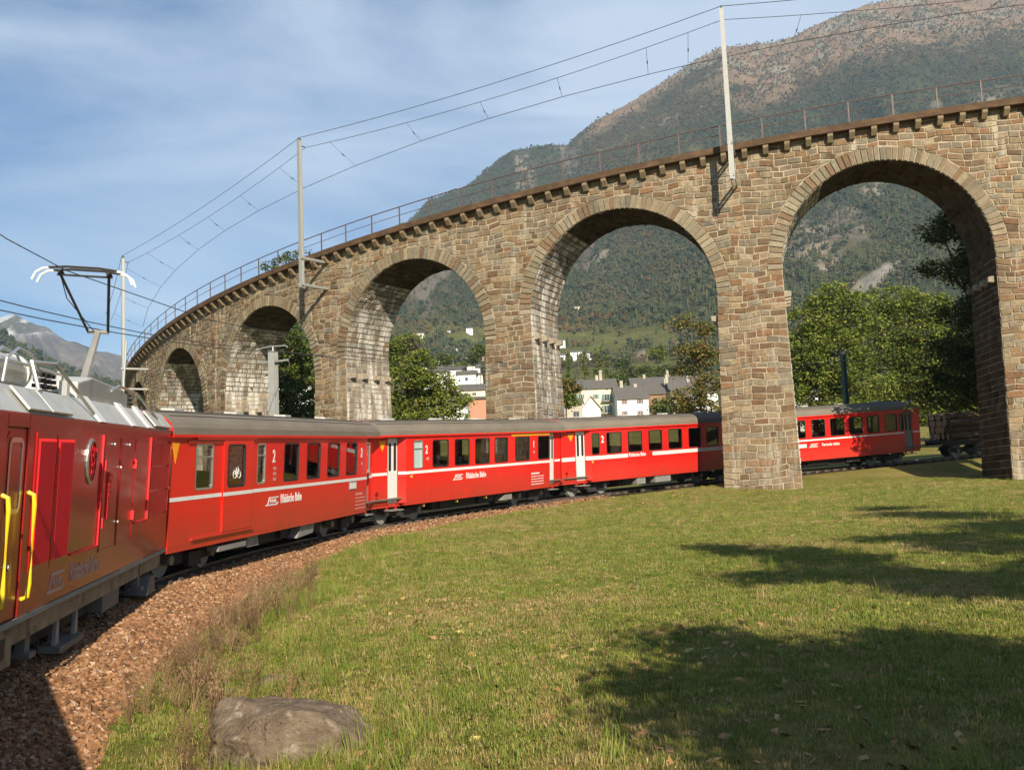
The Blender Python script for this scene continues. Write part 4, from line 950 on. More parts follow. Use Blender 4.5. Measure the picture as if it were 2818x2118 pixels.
# coach 4
c4, _, _ = coach('passenger_coach', 'last red coach, partly shaded, right of the stone pier and ahead of the log wagon', 45.05, 59.5, 13.0, .2,
    [(1.9, 2.9, *WZ), (3.30, 4.32, *WZ), (4.72, 5.72, *WZ), (6.06, 7.12, *WZ), (7.44, 8.45, *WZ), (8.76, 9.70, *WZ), (10.12, 11.06, *WZ), (11.36-.15, 11.55, *WZ)], (1, 2), (1.815, 1.895, [], M['white']))
logo(4.55, 1.44, .20, -HW, M['letter'], c4, w=1.2); text_obj('company_name', 'Ferrovia retica', 5.40, 1.47, .25, -HW-.002, M['letter'], c4, sx=.85)
b = MB(); b.box(3.6, 4.3, -HW-.02, -HW, 1.46, 1.66); b.build('destination_plate', M['white'], c4)
# coach the camera leans out of (its shadow falls beside the locomotive)
c5, _, _ = coach('passenger_coach', 'red coach behind the locomotive with the open window the view is taken from', -28.6, -14.0, 14.45, .0,
    [(3.50, 4.62, *WZ), (5.04, 6.13, *WZ), (6.55, 7.69, *WZ), (8.09, 9.20, *WZ), (9.81, 11.10, *WZ), (11.87, 13.0, *WZ)], (1, 1), (1.815, 1.915, [], M['white']))
# locomotive
lo = empty('locomotive', mat=frame(-12.6, 0)); tag(lo, 'dark red diesel electric locomotive with silver roof and raised pantograph at the left', 'locomotive')
LE = 13.25; ZT = 3.32; ZL = .86
b = MB(); RD = M['redL']
b.box(0, 2.66, -HW, -HW+.05, ZL, ZT); b.box(3.46, LE-.02, -HW, -HW+.05, ZL, ZT); b.box(2.66, 3.46, -HW, -HW+.05, 3.14, ZT)
b.box(2.66, 3.46, -HW+.03, -HW+.07, ZL, 3.14)
b.box(0, LE, HW-.05, HW, ZL, ZT); b.box(-.02, .03, -HW, HW, ZL, ZT); b.box(LE-.05, LE, -HW+.02, HW-.02, ZL, ZT)
b.build('body', RD, lo, bevel=.02)
b = MB(); b.box(0, LE, -HW-.008, -HW+.02, ZL-.07, ZL); b.build('sill_stripe', M['grey'], lo)
b = MB(); b.box(0.1, LE-.1, -HW+.10, HW-.10, ZL-.36, ZL-.01); b.build('frame_beam', M['bogietan'], lo)
window(lo, 2.80, 3.32, 2.12, 3.02, -1, RD, M['alu'], M['glass'], r=.12, yw=HW-.018, frame_w=.06, rec=.015, name='door_window')
b = MB(); b.prism(rrect(2.72, 3.42, .95, 3.10, .15), -HW+.022, -HW+.03); b.build('cab_door', M['redL'], lo)
for u in (2.60, 3.56):
    b = MB(); b.tube([(u, -HW, 2.36), (u, -HW-.07, 2.33), (u, -HW-.085, 2.2), (u, -HW-.085, 1.25), (u, -HW-.07, 1.10), (u, -HW, 1.07)], .028, 8); b.build('yellow_handrail', M['yellow'], lo)
b = MB(); b.cyl((3.05, -HW+.06, 1.5), (3.05, -HW, 1.5), .04, 8); b.build('door_handle', M['alu'], lo)
# louvres
for (a, c) in ((3.78, 4.52), (4.66, 5.40)):
    fr = MB(); fr.box(a-.05, c+.05, -HW-.02, -HW, 3.02, 3.10); fr.box(a-.05, c+.05, -HW-.02, -HW, 1.36, 1.44); fr.box(a-.05, a, -HW-.02, -HW, 1.44, 3.02); fr.box(c, c+.05, -HW-.02, -HW, 1.44, 3.02)
    fo_ = fr.build('louvre_frame', M['redL'], lo); n = 11
    b = MB()
    for i in range(n):
        x = a+(c-a)*i/n; w = (c-a)/n; b.add([(x, -HW-.002, 1.44), (x+w*.55, -HW-.040, 1.44), (x+w, -HW-.002, 1.44), (x, -HW-.002, 3.02), (x+w*.55, -HW-.040, 3.02), (x+w, -HW-.002, 3.02)], [(0, 1, 4, 3), (1, 2, 5, 4)])
    b.build('louvre', M['louvre'], fo_)
# crest: oval ring with relief
b = MB(); cu, cz, ra, rb = 6.45, 2.72, .26, .34
def oval(k, y): return [(cu+ra*k*math.cos(2*PI*i/24), y, cz+rb*k*math.sin(2*PI*i/24)) for i in range(24)]
vs = oval(1, -HW-.02)+oval(.88, -HW-.035); b.add(vs, [(i, (i+1) % 24, 24+(i+1) % 24, 24+i) for i in range(24)]); b.add(oval(1, -HW)+oval(1, -HW-.02), [(i, (i+1) % 24, 24+(i+1) % 24, 24+i) for i in range(24)])
cr = b.build('crest_ring', M['alu'], lo); b = MB(); b.add(oval(.88, -HW-.02), [tuple(range(24))]); b.build('crest_field', M['louvre'], cr)
b = MB(); rr = random.Random(3)
for i in range(18): a = rr.uniform(-.75, .75); c = rr.uniform(-.6, .5); b.tube([(cu+a*ra*.7, -HW-.03, cz+c*rb), (cu+(a+rr.uniform(-.2, .2))*ra*.75, -HW-.03, cz+(c+.2)*rb)], .014, 5)
b.build('crest_relief', M['louvre'], cr)
def panel(name, a, c, z0, z1, e=.018, m_=None, inner=True):
    b = MB()
    for q in ((a, c, z0, z0+.03), (a, c, z1-.03, z1), (a, a+.03, z0+.03, z1-.03), (c-.03, c, z0+.03, z1-.03)): b.box(q[0], q[1], -HW-e, -HW-.001, q[2], q[3])
    return b.build(name, m_ or M['redL'], lo)
b = MB(); b.box(7.12, 7.17, -HW-.03, -HW, 1.40, 3.12); b.box(5.62, 7.12, -HW-.03, -HW, 1.40, 1.43); b.build('panel_lip', M['louvre'], lo)
panel('service_door', 7.28, 8.42, 1.30, 3.12, .012); panel('service_door', 8.46, 9.60, 1.30, 3.12, .012)
b = MB(); b.box(10.86, 10.93, -HW-.03, -HW, 1.58, 3.14); b.box(9.75, 10.86, -HW-.03, -HW, 1.58, 1.61); b.build('panel_lip', M['louvre'], lo)
for u, zz in ((7.30, 2.65), (7.30, 1.75), (9.55, 2.65), (9.55, 1.75)): b = MB(); b.box(u-.04, u+.04, -HW-.05, -HW, zz-.08, zz+.08); b.build('hinge', M['louvre'], lo)
for u, zz in ((8.44, 2.6), (8.44, 1.7), (7.9, 2.98), (9.0, 2.98)): b = MB(); b.cyl((u, -HW-.03, zz), (u, -HW, zz), .03, 8); b.build('latch', M['alu'], lo)
gf = panel('grille_frame', 10.98, 12.88, 1.60, 3.12, .03)
for i in range(2):
    for j in range(3):
        a = 11.04+i*.93; z0 = 1.66+j*.475; b = MB(); b.box(a, a+.87, -HW-.022, -HW-.002, z0, z0+.43); b.build('grille_panel', M['louvre'], gf)
window(lo, 12.93, 13.19, 2.1, 2.98, -1, RD, M['alu'], M['glass'], r=.05, yw=HW+.004, rec=.002, name='cab_window')
b = MB()
for i in range(8): b.box(7.62, 7.86-.05*(i % 3), -HW-.03, -HW, 2.46-.09*i, 2.51-.09*i)
b.box(7.60, 7.64, -HW-.03, -HW, 1.80, 2.54); b.build('name_relief', M['louvre'], lo)
logo(4.72, .98, .27, -HW, M['letterL'], lo, w=1.1); text_obj('company_name', 'Rhätische Bahn', 5.72, 1.04, .34, -HW-.002, M['letterL'], lo, sx=.80)
# silver roof
def sloped(u0, u1, y0, z0, y1, z1, th, name, m_, par):
    b = MB(); nrm = Vector((0, -(z1-z0), -(y0-y1)*-1)).normalized(); n_ = Vector((0, -(z1-z0), (y1-y0))); n_.normalize()
    A = [Vector((u0, y0, z0)), Vector((u1, y0, z0)), Vector((u1, y1, z1)), Vector((u0, y1, z1))]; Bv = [p+n_*th for p in A]
    b.add(A+Bv, [(3, 2, 1, 0), (4, 5, 6, 7), (0, 1, 5, 4), (1, 2, 6, 5), (2, 3, 7, 6), (3, 0, 4, 7)]); return b.build(name, m_, par, bevel=.01)
rb_ = MB(); rb_.prism([(0, 0)]*0 or [(0.0, ZT), (LE, ZT), (LE-.15, 3.66), (.3, 3.66)], -1.04, 1.04); rb_.build('roof_core', M['silver'], lo)
for sd in (-1, 1):
    b = MB(); b.add([(0, sd*1.34, ZT), (LE, sd*1.34, ZT), (LE-.15, sd*1.04, 3.66), (.3, sd*1.04, 3.66)], [(0, 1, 2, 3)] if sd < 0 else [(3, 2, 1, 0)]); b.build('roof_slope', M['silver'], lo)
for (a, c) in ((3.35, 4.30), (4.33, 5.30), (11.2, 12.1), (12.12, 12.95)): sloped(a, c, -1.35, ZT+.03, -1.10, ZT+.31, .035, 'roof_panel', M['silver'], lo)
for u in (6.9, 9.2, 10.6): b = MB(); b.add([(u, -1.37, ZT+.0), (u+.35, -1.37, ZT+.0), (u+.35, -1.05, 3.71), (u, -1.05, 3.71), (u, -1.33, ZT), (u+.35, -1.33, ZT), (u+.35, -1.0, 3.71), (u, -1.0, 3.71)], [(0, 1, 2, 3), (7, 6, 5, 4), (0, 3, 7, 4), (1, 5, 6, 2), (3, 2, 6, 7)]); b.build('roof_rib', M['white'], lo)
b = MB(); b.prism([(7.0, 3.64), (10.5, 3.64), (10.5, 3.90), (10.1, 3.98), (7.9, 4.05), (7.0, 3.92)], -.96, .96); b.build('roof_hood', M['silver'], lo, bevel=.03)
b = MB(); b.prism([(0.4, 3.64), (2.6, 3.64), (2.6, 3.9), (0.4, 3.95)], -.9, .9); b.build('roof_hood', M['silver'], lo, bevel=.03)
b = MB(); b.cyl((3.0, -.55, 3.90), (5.2, -.55, 3.90), .23, 18); b.cyl((2.95, -.55, 3.90), (3.05, -.55, 3.90), .26, 18); b.cyl((5.1, -.55, 3.90), (5.2, -.55, 3.90), .26, 18); b.build('air_tank', M['silver'], lo, smooth=False)
for y in (-.95, -.75, -.35):
    b = MB(); b.tube([(3.6, y, 3.7), (3.7, y, 4.0), (4.1, y, 4.16), (4.7, y, 4.12), (5.0, y, 3.95)], .02, 6); b.build('roof_rod', M['alu'], lo)
b = MB(); b.tube([(4.4, -1.15, 3.64), (4.5, -1.0, 4.02), (5.6, -1.0, 4.08), (6.3, -1.15, 3.72), (6.6, -1.32, 3.42)], .028, 6); b.build('roof_handrail', M['alu'], lo); b = MB(); b.tube([(9.0, -1.0, 3.9), (9.6, -1.0, 4.02), (11.0, -1.02, 3.96), (11.9, -1.25, 3.52)], .025, 6); b.build('roof_handrail', M['alu'], lo)
b = MB(); b.tube([(3.0, -.9, 4.0), (6.6, -.85, 3.98)], .022, 6); b.build('conduit', M['alu'], lo)
for u in (5.6, 5.85, 6.1, 11.05, 11.25):
    b = MB()
    for k in range(4): b.cyl((u, -.8, 3.66+.08*k), (u, -.8, 3.71+.08*k), .12-.015*k, 10)
    b.build('insulator', M['dark'], lo)
b = MB(); b.cyl((6.6, -.8, 3.64), (6.6, -.8, 3.90), .15, 12); b.cyl((6.6, -.8, 3.90), (6.6, -.8, 4.04), .05, 8); b.build('roof_pot', M['silver'], lo)
b = MB(); b.tube([(11.3, -.7, 3.8), (11.3, -.7, 5.0)], .018, 6); b.build('aerial', M['alu'], lo)
# pantograph
pg = M['grey']
b = MB()
for y in (-.45, .45): b.tube([(9.9, y, 3.98), (12.0, y, 3.98)], .035, 6)
for u in (10.2, 11.8): b.tube([(u, -.5, 3.98), (u, .5, 3.98)], .035, 6); [b.cyl((u, y, 3.64), (u, y, 3.98), .06, 8) for y in (-.45, .45)]
pan = b.build('pantograph_base', M['dark'], lo)
KU, KZ = 11.95, 5.20; BU, BZ = 11.0, 4.02; HU, HZ = 10.70, 6.22
b = MB(); b.tube([(BU, 0, BZ), (KU, 0, KZ)], [.09, .065], 8); b.build('lower_arm', pg, pan)
b = MB(); b.tube([(KU, -.2, KZ), (KU, .2, KZ)], .045, 6); b.build('knee', pg, pan)
for y in (-.19, .19):
    b = MB(); b.tube([(KU, y, KZ), (HU, y*2.3, HZ-.10)], .028, 6); b.build('upper_arm', M['dark'], pan)
b = MB(); b.tube([(BU+.35, .1, BZ), (KU+.22, .1, KZ-.28)], .016, 5); b.tube([(KU+.2, .1, KZ-.1), (KU+.2, .1, KZ-.42)], .045, 6); b.tube([(KU, .05, KZ-.02), (HU+.3, .38, HZ-.5), (HU, .44, HZ-.1)], .012, 4); b.build('control_rod', M['dark'], pan)
b = MB()
for u in (-.16, .16):
    b.tube([(HU+u, -.62, HZ), (HU+u, -.3, HZ+.035), (HU+u, .3, HZ+.035), (HU+u, .62, HZ)], .025, 6)
b.tube([(HU-.16, -.44, HZ-.05), (HU+.16, -.44, HZ-.05)], .03, 6); b.tube([(HU-.16, .44, HZ-.05), (HU+.16, .44, HZ-.05)], .03, 6); b.tube([(HU, -.5, HZ-.10), (HU, .5, HZ-.10)], .022, 6); b.tube([(HU, -.44, HZ-.1), (HU, -.44, HZ-.03)], .05, 6); b.tube([(HU, .44, HZ-.1), (HU, .44, HZ-.03)], .05, 6)
ph_ = b.build('collector_head', M['dark'], pan)
for sd in (-1, 1):
    for u in (-.16, .16):
        b = MB(); b.tube([(HU+u, sd*.58, HZ+.0), (HU+u, sd*.72, HZ-.02), (HU+u, sd*.84, HZ-.10), (HU+u, sd*.90, HZ-.24)], .022, 6); b.build('horn', M['white'], ph_)
# running gear of the locomotive
for u in (3.2, 10.2): bogie(lo, u, wb=2.2, r=.42)
b = MB(); b.box(.6, 12.6, -.6, .6, .25, .6); b.box(4.9, 8.3, -1.0, 1.0, .22, .62); b.build('fuel_tank', M['dark'], lo)
for (a, c, z0, z1, y) in ((8.3, 9.5, .22, .72, 1.24), (6.3, 8.25, .52, .66, 1.22), (2.2, 2.9, .15, .62, 1.26)): b = MB(); b.box(a, c, -y, -y+.3, z0, z1); b.build('equipment_box', M['gearL'], lo)
b = MB(); b.prism([(5.6, .05), (6.9, .05), (6.9, .14), (5.6, .14)], -1.32, -1.02); st_ = b.build('footstep', M['gearL'], lo)
for u in (5.7, 6.7): b = MB(); b.prism([(u, .14), (u+.2, .14), (u+.12, .62), (u+.06, .62)], -1.22, -1.17); b.build('step_hanger', M['grey'], st_)
b = MB(); b.prism([(11.5, -.02+.1), (12.3, -.02+.1), (12.2, .42), (11.7, .42)], -1.34, -.9); b.build('rail_guard', M['gearL'], lo)
for u in (4.2, 11.0): b = MB(); b.prism([(u, .30), (u+.22, .30), (u+.16, .74), (u+.04, .74)], -1.25, -1.12); b.box(u-.03, u+.25, -1.32, -1.08, .24, .31); b.build('sand_pipe', M['gearL'], lo)
b = MB(); b.box(.3, 3.5, -1.30, -1.12, .30, ZL-.08); b.box(.3, 2.9, -1.27, -1.0, -.05, .30); b.build('buffer_beam', M['bogietan'], lo)
b = MB(); b.box(2.75, 3.2, -1.315, -1.301, .42, .66); b.build('beam_opening', M['seal'], lo)
# log wagon
lw = empty('log_wagon', mat=frame(59.9, 72.5)); tag(lw, 'flat log wagon with upright stakes, coupled behind the last red coach in the shade', 'wagon')
b = MB(); b.box(0.2, 12.6, -1.2, 1.2, .98, 1.12); b.box(.2, 12.6, -1.25, -1.13, .80, 1.12); b.box(.2, 12.6, 1.13, 1.25, .80, 1.12); b.build('wagon_bed', M['dark'], lw)
for u in (.6, 3.2, 5.9, 8.6, 12.1):
    for sd in (-1, 1): b = MB(); b.box(u-.05, u+.05, min(sd*1.15, sd*1.25), max(sd*1.15, sd*1.25), 1.12, 2.75); b.build('stake', M['dark'], lw)
bogie(lw, 2.0, 1.6); bogie(lw, 10.6, 1.6)
kk = 0
for (u0_, u1_) in ((.5, 6.1), (6.3, 12.3)):
    for row in range(4):
        nlog = 5 if row % 2 == 0 else 4
        for i in range(nlog):
            y = -.92+.46*i+(.23 if row % 2 else 0); z = 1.36+.39*row; rr_ = rnd.uniform(.19, .225); du = rnd.uniform(-.12, .12)
            m4 = frame(59.9, 72.5); b = MB(); b.tube([(-.0, 0, 0), ((u1_-u0_)*.5, rnd.uniform(-.02, .02), rnd.uniform(-.02, .02)), ((u1_-u0_), 0, 0)], [rr_, rr_*.98, rr_*.94], 12)
            for f_i in range(len(b.f)): b.m[f_i] = 1 if len(b.f[f_i]) > 4 else 0
            o = b.build('log', [M['log'], M['logend']]); o.matrix_world = m4 @ Matrix.Translation((u0_+du, y, z))
            lvl = ['bottom', 'second', 'third', 'top'][row]; pos = (['outermost', 'second', 'middle', 'fourth', 'innermost'] if nlog == 5 else ['outermost', 'second', 'third', 'innermost'])[i]; tag(o, '%s log of the %s layer, %s pile on the wagon' % (pos, lvl, 'nearer' if u0_ < 5 else 'farther'), 'log', 'logs on the wagon')
# people riding in the second coach
def person(name, label, m4, u, y, hairc, topc, facing, skin=(.55, .33, .24)):
    mt_s = mat('skin', skin, rough=.55); mt_t = mat('jumper', topc, rough=.9); mt_h = mat('hair', hairc, rough=.8)
    r = empty(name, mat=m4 @ Matrix.Translation((u, y, 1.56)) @ Matrix.Rotation(facing, 4, 'Z')); tag(r, label, 'person', 'passengers seated in the second coach')
    me = bpy.data.meshes.new('body'); V = [(0, 0, .05), (0, .0, .28), (0, .0, .48), (.01, 0, .58), (.03, 0, .66), (0, .17, .46), (.03, .22, .25), (.20, .18, .12), (0, -.17, .46), (.03, -.22, .25), (.20, -.18, .12), (.20, .10, .04), (.48, .10, .05), (.50, .10, -.36), (.20, -.10, .04), (.48, -.10, .05), (.50, -.10, -.36), (.02, 0, .76)]
    Ed = [(0, 1), (1, 2), (2, 3), (3, 4), (4, 17), (2, 5), (5, 6), (6, 7), (2, 8), (8, 9), (9, 10), (0, 11), (11, 12), (12, 13), (0, 14), (14, 15), (15, 16)]
    me.from_pydata(V, Ed, []); me.materials.append(mt_t); o = bpy.data.objects.new('body', me); COL.objects.link(o); o.parent = r
    R_ = [.15, .14, .13, .055, .08, .07, .05, .035, .07, .05, .035, .085, .065, .045, .085, .065, .045, .075]
    sk = o.modifiers.new('skin', 'SKIN'); me.skin_vertices.new() if not me.skin_vertices else None
    for i, k in enumerate(me.skin_vertices[0].data): k.radius = (R_[i], R_[i]*1.05)
    me.skin_vertices[0].data[0].use_root = True
    ss = o.modifiers.new('sub', 'SUBSURF'); ss.levels = ss.render_levels = 2
    def ell(nm, c, rx, ry, rz, m_, par, zc=-9):
        b = MB(); n1, n2 = 12, 8; vs = []
        for i in range(n2+1):
            t = PI*i/n2
            for k in range(n1): q = 2*PI*k/n1; vs.append((c[0]+rx*math.sin(t)*math.cos(q), c[1]+ry*math.sin(t)*math.sin(q), max(zc, c[2]+rz*math.cos(t))))
        b.add(vs, [(i*n1+k, (i+1)*n1+k, (i+1)*n1+(k+1) % n1, i*n1+(k+1) % n1) for i in range(n2) for k in range(n1)]); return b.build(nm, m_, par, smooth=True)
    hd = ell('head', (.03, 0, .72), .098, .078, .122, mt_s, r); ell('nose', (.128, 0, .71), .02, .014, .025, mt_s, hd)
    for s_ in (-1, 1): ell('ear', (.02, s_*.08, .71), .02, .012, .03, mt_s, hd); ell('eye', (.118, s_*.03, .735), .010, .012, .008, M['seal'], hd)
    ell('mouth', (.120, 0, .665), .012, .025, .006, M['seat'], hd)
    ell('hair', (.005, 0, .755), .105, .09, .115, mt_h, r, zc=.735)
F2 = frame(15.8, 30.3)
person('person', 'white haired passenger in a pale top behind the first wide window of the second coach', F2, 4.33, -1.0, (.7, .68, .64), (.42, .38, .34), 0)
person('person', 'dark haired passenger low behind the second wide window of the second coach', F2, 5.92, -1.0, (.03, .02, .015), (.2, .2, .22), 0)

# ------------------------------------------------------------------ lower line masts and wires
def line_mast(s, lat, h, label, mtl, w=.13):
    p = tpt(s, lat, -.5); r = empty('catenary_mast', p); tag(r, label, 'mast'); r.rotation_euler = (0, 0, -s/TR)
    b = MB(); b.box(-w, w, -w, -w+.02, 0, h+.5); b.box(-w, w, w-.02, w, 0, h+.5); b.box(-.012, .012, -w+.02, w-.02, 0, h+.5); b.box(-w-.06, w+.06, -w-.06, w+.06, -.3, .12); b.build('pole', mtl, r)
    b = MB(); b.box(-.5, .5, -.03, .03, h+.10, h+.16); b.tube([(.5, 0, h+.13), (.62, 0, h+.13)], .05, 8); b.tube([(-.5, 0, h+.13), (-.62, 0, h+.13)], .05, 8); b.build('cross_arm', M['grey'], r)
    b = MB(); b.tube([(-.95, 0, h+.40), (-.75, 0, h+.58), (-.4, 0, h+.66), (0, 0, h+.68), (.5, 0, h+.66), (.62, 0, h+.60)], .022, 6); b.tube([(0, 0, h+.5), (0, 0, h+.66)], .03, 6); b.build('registration_arm', M['galv'], r)
line_mast(15.3, -2.75, 6.13, 'grey steel mast standing behind the roof of the first coach, before the stone pier', M['galv'])
line_mast(56.0, -2.9, 6.8, 'dark green steel mast in front of the trees behind the last red coach', M['mastgreen'])
cwp = [tpt(s, l_, 6.23) for s, l_ in ((-27, .2), (-19, .1), (-11, .1), (-5, .08), (-1.9, 0), (6, .05), (15.3, .25), (26, -.1), (37, .25), (47, 0), (56, .25), (68, 0), (80, .2))]
wire('contact_wire', cwp, .011, 'dark contact wire running over the pantograph and above the train', 'overhead wires of the lower track')
m4t = tpt(15.3, -2.75, 6.28)
for dx, dz_, y0_, lab in ((-.6, 0, 802, 'upper'), (.6, -.22, 852, 'lower')):
    a = m4t+Vector((dx, 0, dz_)); p0 = at(-500, y0_-110, 13.5); far = [tpt(s, -2.75, 6.28+dz_)+Vector((dx, 0, 0)) for s in (36, 56, 80)]
    wire('feeder_wire', seq([p0, a]+far, .25, 8), .011, '%s of the two dark feeder wires crossing behind the pantograph' % lab, 'overhead wires of the lower track')

# ------------------------------------------------------------------ trees near the viaduct
def leaf_cloud(P, size, rs):
    n = len(P); q = rs.normal(size=(n, 3)); q[:, 2] = np.abs(q[:, 2])+.75; q[:, 1] -= .25; q /= np.linalg.norm(q, axis=1)[:, None]
    a = np.cross(q, rs.normal(size=(n, 3))); a /= np.linalg.norm(a, axis=1)[:, None]+1e-9; b = np.cross(q, a)
    s = size*rs.uniform(.6, 1.3, (n, 1)); a = a*s; b = b*s*.62
    V = np.stack([P-a, P-b*1.0, P+a, P+b], 1).reshape(-1, 3); F = np.arange(4*n).reshape(n, 4); return V, F
def blob_tree(name, label, cat, base, blobs, nleaf, size, m_, seed, tr=.22, group=None, clump=.5, shell=.55, limbs=True, bare=0):
    rs = np.random.RandomState(seed); base = Vector(base); r = empty(name, base); tag(r, label, cat, group)
    vol = np.array([b[3]*b[4]*b[5] for b in blobs])**.67; vol /= vol.sum(); Ps = []; tips = []
    for b, v in zip(blobs, vol):
        nl = int(nleaf*v); nc = max(4, int(nl/38)); d = rs.normal(size=(nc, 3)); d /= np.linalg.norm(d, axis=1)[:, None]; rad = rs.uniform(shell, 1.0, (nc, 1))**.6*(1+.16*rs.normal(size=(nc, 1)))
        C = np.array(b[:3])+d*rad*np.array(b[3:6]); k = rs.randint(0, nc, nl); sp = clump*rs.uniform(.6, 1.3, nc)[k][:, None]
        Ps.append(C[k]+rs.normal(size=(nl, 3))*sp*np.array([1, 1, .55])); tips += [(Vector(c), Vector(b[:3])) for c in C[:max(3, nc//5)]]
    P = np.concatenate(Ps)-np.array(base); P = P[P[:, 2] > .1]
    V, F = leaf_cloud(P, size, rs); np_mesh('crown', V, F, m_, parent=r)
    mb = MB(); top = Vector((np.average([b[0] for b in blobs], weights=vol), np.average([b[1] for b in blobs], weights=vol), max(b[2] for b in blobs)))-base
    tp1 = Vector((top.x*.25, top.y*.25, top.z*.33)); tp2 = Vector((top.x*.6, top.y*.6, top.z*.66)); tp3 = Vector((top.x, top.y, top.z*.98))
    mb.tube([(0, 0, -.3), tp1, tp2, tp3], [tr*1.25, tr*.85, tr*.5, tr*.12], 8)
    if limbs:
        for b in blobs:
            c = Vector(b[:3])-base; st = tp1.lerp(tp2, rs.uniform(0, .9)); 
            if c.z < st.z: st = Vector((0, 0, max(.3, c.z*.7)))
            md_ = st.lerp(c, .5)+Vector((0, 0, -.15*abs(c.z-st.z))); mb.tube([st, md_, c], [tr*.45, tr*.30, tr*.12], 6)
        for t_, c_ in tips:
            if rs.rand() < .5: a = c_-base; e = t_-base; mb.tube([a, a.lerp(e, .5)+Vector(rs.normal(size=3)*.12), e+(e-a)*.08], [tr*.13, tr*.09, tr*.04], 4)
    for k in range(bare):
        a = tp3+Vector((rs.normal()*.3, rs.normal()*.3, -.6)); e = a+Vector((rs.normal()*1.1, rs.normal()*.8, rs.uniform(.6, 1.8))); mb.tube([a, a.lerp(e, .5)+Vector(rs.normal(size=3)*.2), e], [tr*.16, tr*.1, tr*.03], 4)
    mb.build('trunk', M['bark'], r, smooth=True); return r
def pxblobs(lst, Y, dy=1.0, seed=0):
    out = []; rr = random.Random(seed)
    for cx_, cy_, rx, ry in lst:
        yy = Y+rr.uniform(-dy, dy); c = at(cx_, cy_, yy); k = yy/F_PX; out.append((c.x, c.y, c.z, rx*k, max(rx, ry)*k*.9, ry*k))
    return out
def base_at(px, Y): p = at(px, 1200, Y); return (p.x, Y, float(gz(p.x, Y)))
blob_tree('broadleaf_tree', 'dense green tree seen through the second arch from the left, behind the first coach', 'tree', base_at(800, 82), pxblobs([(795, 935, 45, 50), (830, 1000, 45, 50), (780, 1030, 60, 60), (830, 1095, 55, 60), (765, 1120, 50, 60), (800, 1170, 80, 50)], 82, 1.2, 1), 20000, .135, M['leafA'], 11, .22, 'trees around the viaduct', clump=.36)
blob_tree('chestnut_tree', 'thick trunked tree with bare top twigs before white walls in the third arch', 'tree', base_at(1093, 90), pxblobs([(1110, 945, 42, 26), (1075, 990, 40, 36), (1150, 985, 34, 26), (1135, 1040, 55, 30), (1200, 1060, 50, 34), (1240, 1105, 48, 30), (1160, 1110, 60, 38), (1080, 1120, 50, 40), (1180, 1150, 90, 26)], 90, 1.5, 2), 20000, .135, M['leafB'], 12, .50, 'trees around the viaduct', clump=.36, bare=12)
blob_tree('autumn_tree', 'thin half bare autumn tree before the white houses in the fourth arch', 'tree', base_at(1935, 88), pxblobs([(1875, 885, 26, 14), (1930, 905, 30, 24), (1900, 965, 42, 24), (1945, 985, 34, 34), (1885, 1015, 36, 16), (1950, 1060, 34, 30), (1890, 1095, 52, 26), (1940, 1130, 60, 30)], 88, 1.5, 3), 7500, .13, M['leafC'], 13, .16, 'trees around the viaduct', clump=.42, bare=6)
blob_tree('broadleaf_tree', 'light olive green tree left in the big right arch, next to the stone pier', 'tree', base_at(2290, 98), pxblobs([(2300, 820, 75, 36), (2240, 880, 60, 46), (2345, 890, 70, 50), (2215, 960, 70, 60), (2300, 980, 90, 70), (2240, 1060, 90, 60), (2350, 1070, 90, 60), (2200, 1030, 55, 80), (2300, 1140, 140, 40)], 98, 2, 4), 38000, .15, M['leafB'], 14, .3, 'trees around the viaduct', clump=.42)
blob_tree('broadleaf_tree', 'olive green tree in the middle of the big right arch, behind the last coach', 'tree', base_at(2480, 106), pxblobs([(2460, 825, 75, 36), (2545, 845, 70, 42), (2430, 900, 70, 50), (2520, 920, 90, 60), (2600, 960, 80, 70), (2450, 990, 90, 60), (2540, 1050, 110, 60), (2440, 1090, 90, 50), (2560, 1140, 120, 30)], 106, 2, 5), 38000, .15, M['leafB'], 15, .32, 'trees around the viaduct', clump=.42)
blob_tree('dark_tree', 'dark tree with overhanging boughs above the log wagon in the big right arch', 'tree', base_at(2790, 57.5), pxblobs([(2660, 610, 90, 34), (2590, 640, 60, 24), (2720, 690, 80, 50), (2600, 735, 70, 18), (2680, 765, 90, 24), (2740, 830, 80, 60), (2660, 860, 80, 34), (2700, 950, 100, 60), (2620, 960, 70, 30), (2650, 1030, 110, 40), (2740, 1060, 90, 60), (2600, 1095, 90, 34), (2770, 740, 70, 90), (2480, 985, 60, 26), (2540, 1040, 60, 28), (2500, 930, 45, 20)], 56.8, .4, 6)+[(27.8, 57.2, 7.6, 1.5, 1.1, 1.0), (30, 57.6, 8.2, 1.6, 1.3, 1.1), (33, 58, 8, 1.8, 1.4, 1.2), (36, 58, 8.2, 1.8, 1.4, 1.2), (31, 58, 6, 1.5, 1.2, .9), (39, 58, 7.8, 1.8, 1.4, 1.2), (28.5, 57, 5.8, 1.2, 1.0, .8)], 62000, .10, M['leafD'], 16, .30, 'trees around the viaduct', clump=.30)  # the hidden crown blobs at the end are added to shade coach and wagon
blob_tree('small_tree', 'small yellowish tree under the dark boughs right of the last coach', 'tree', base_at(2620, 96), pxblobs([(2590, 1110, 60, 34), (2660, 1120, 60, 34), (2700, 1105, 50, 30)], 96, 1, 7), 5000, .15, M['leafB'], 17, .12, 'trees around the viaduct')
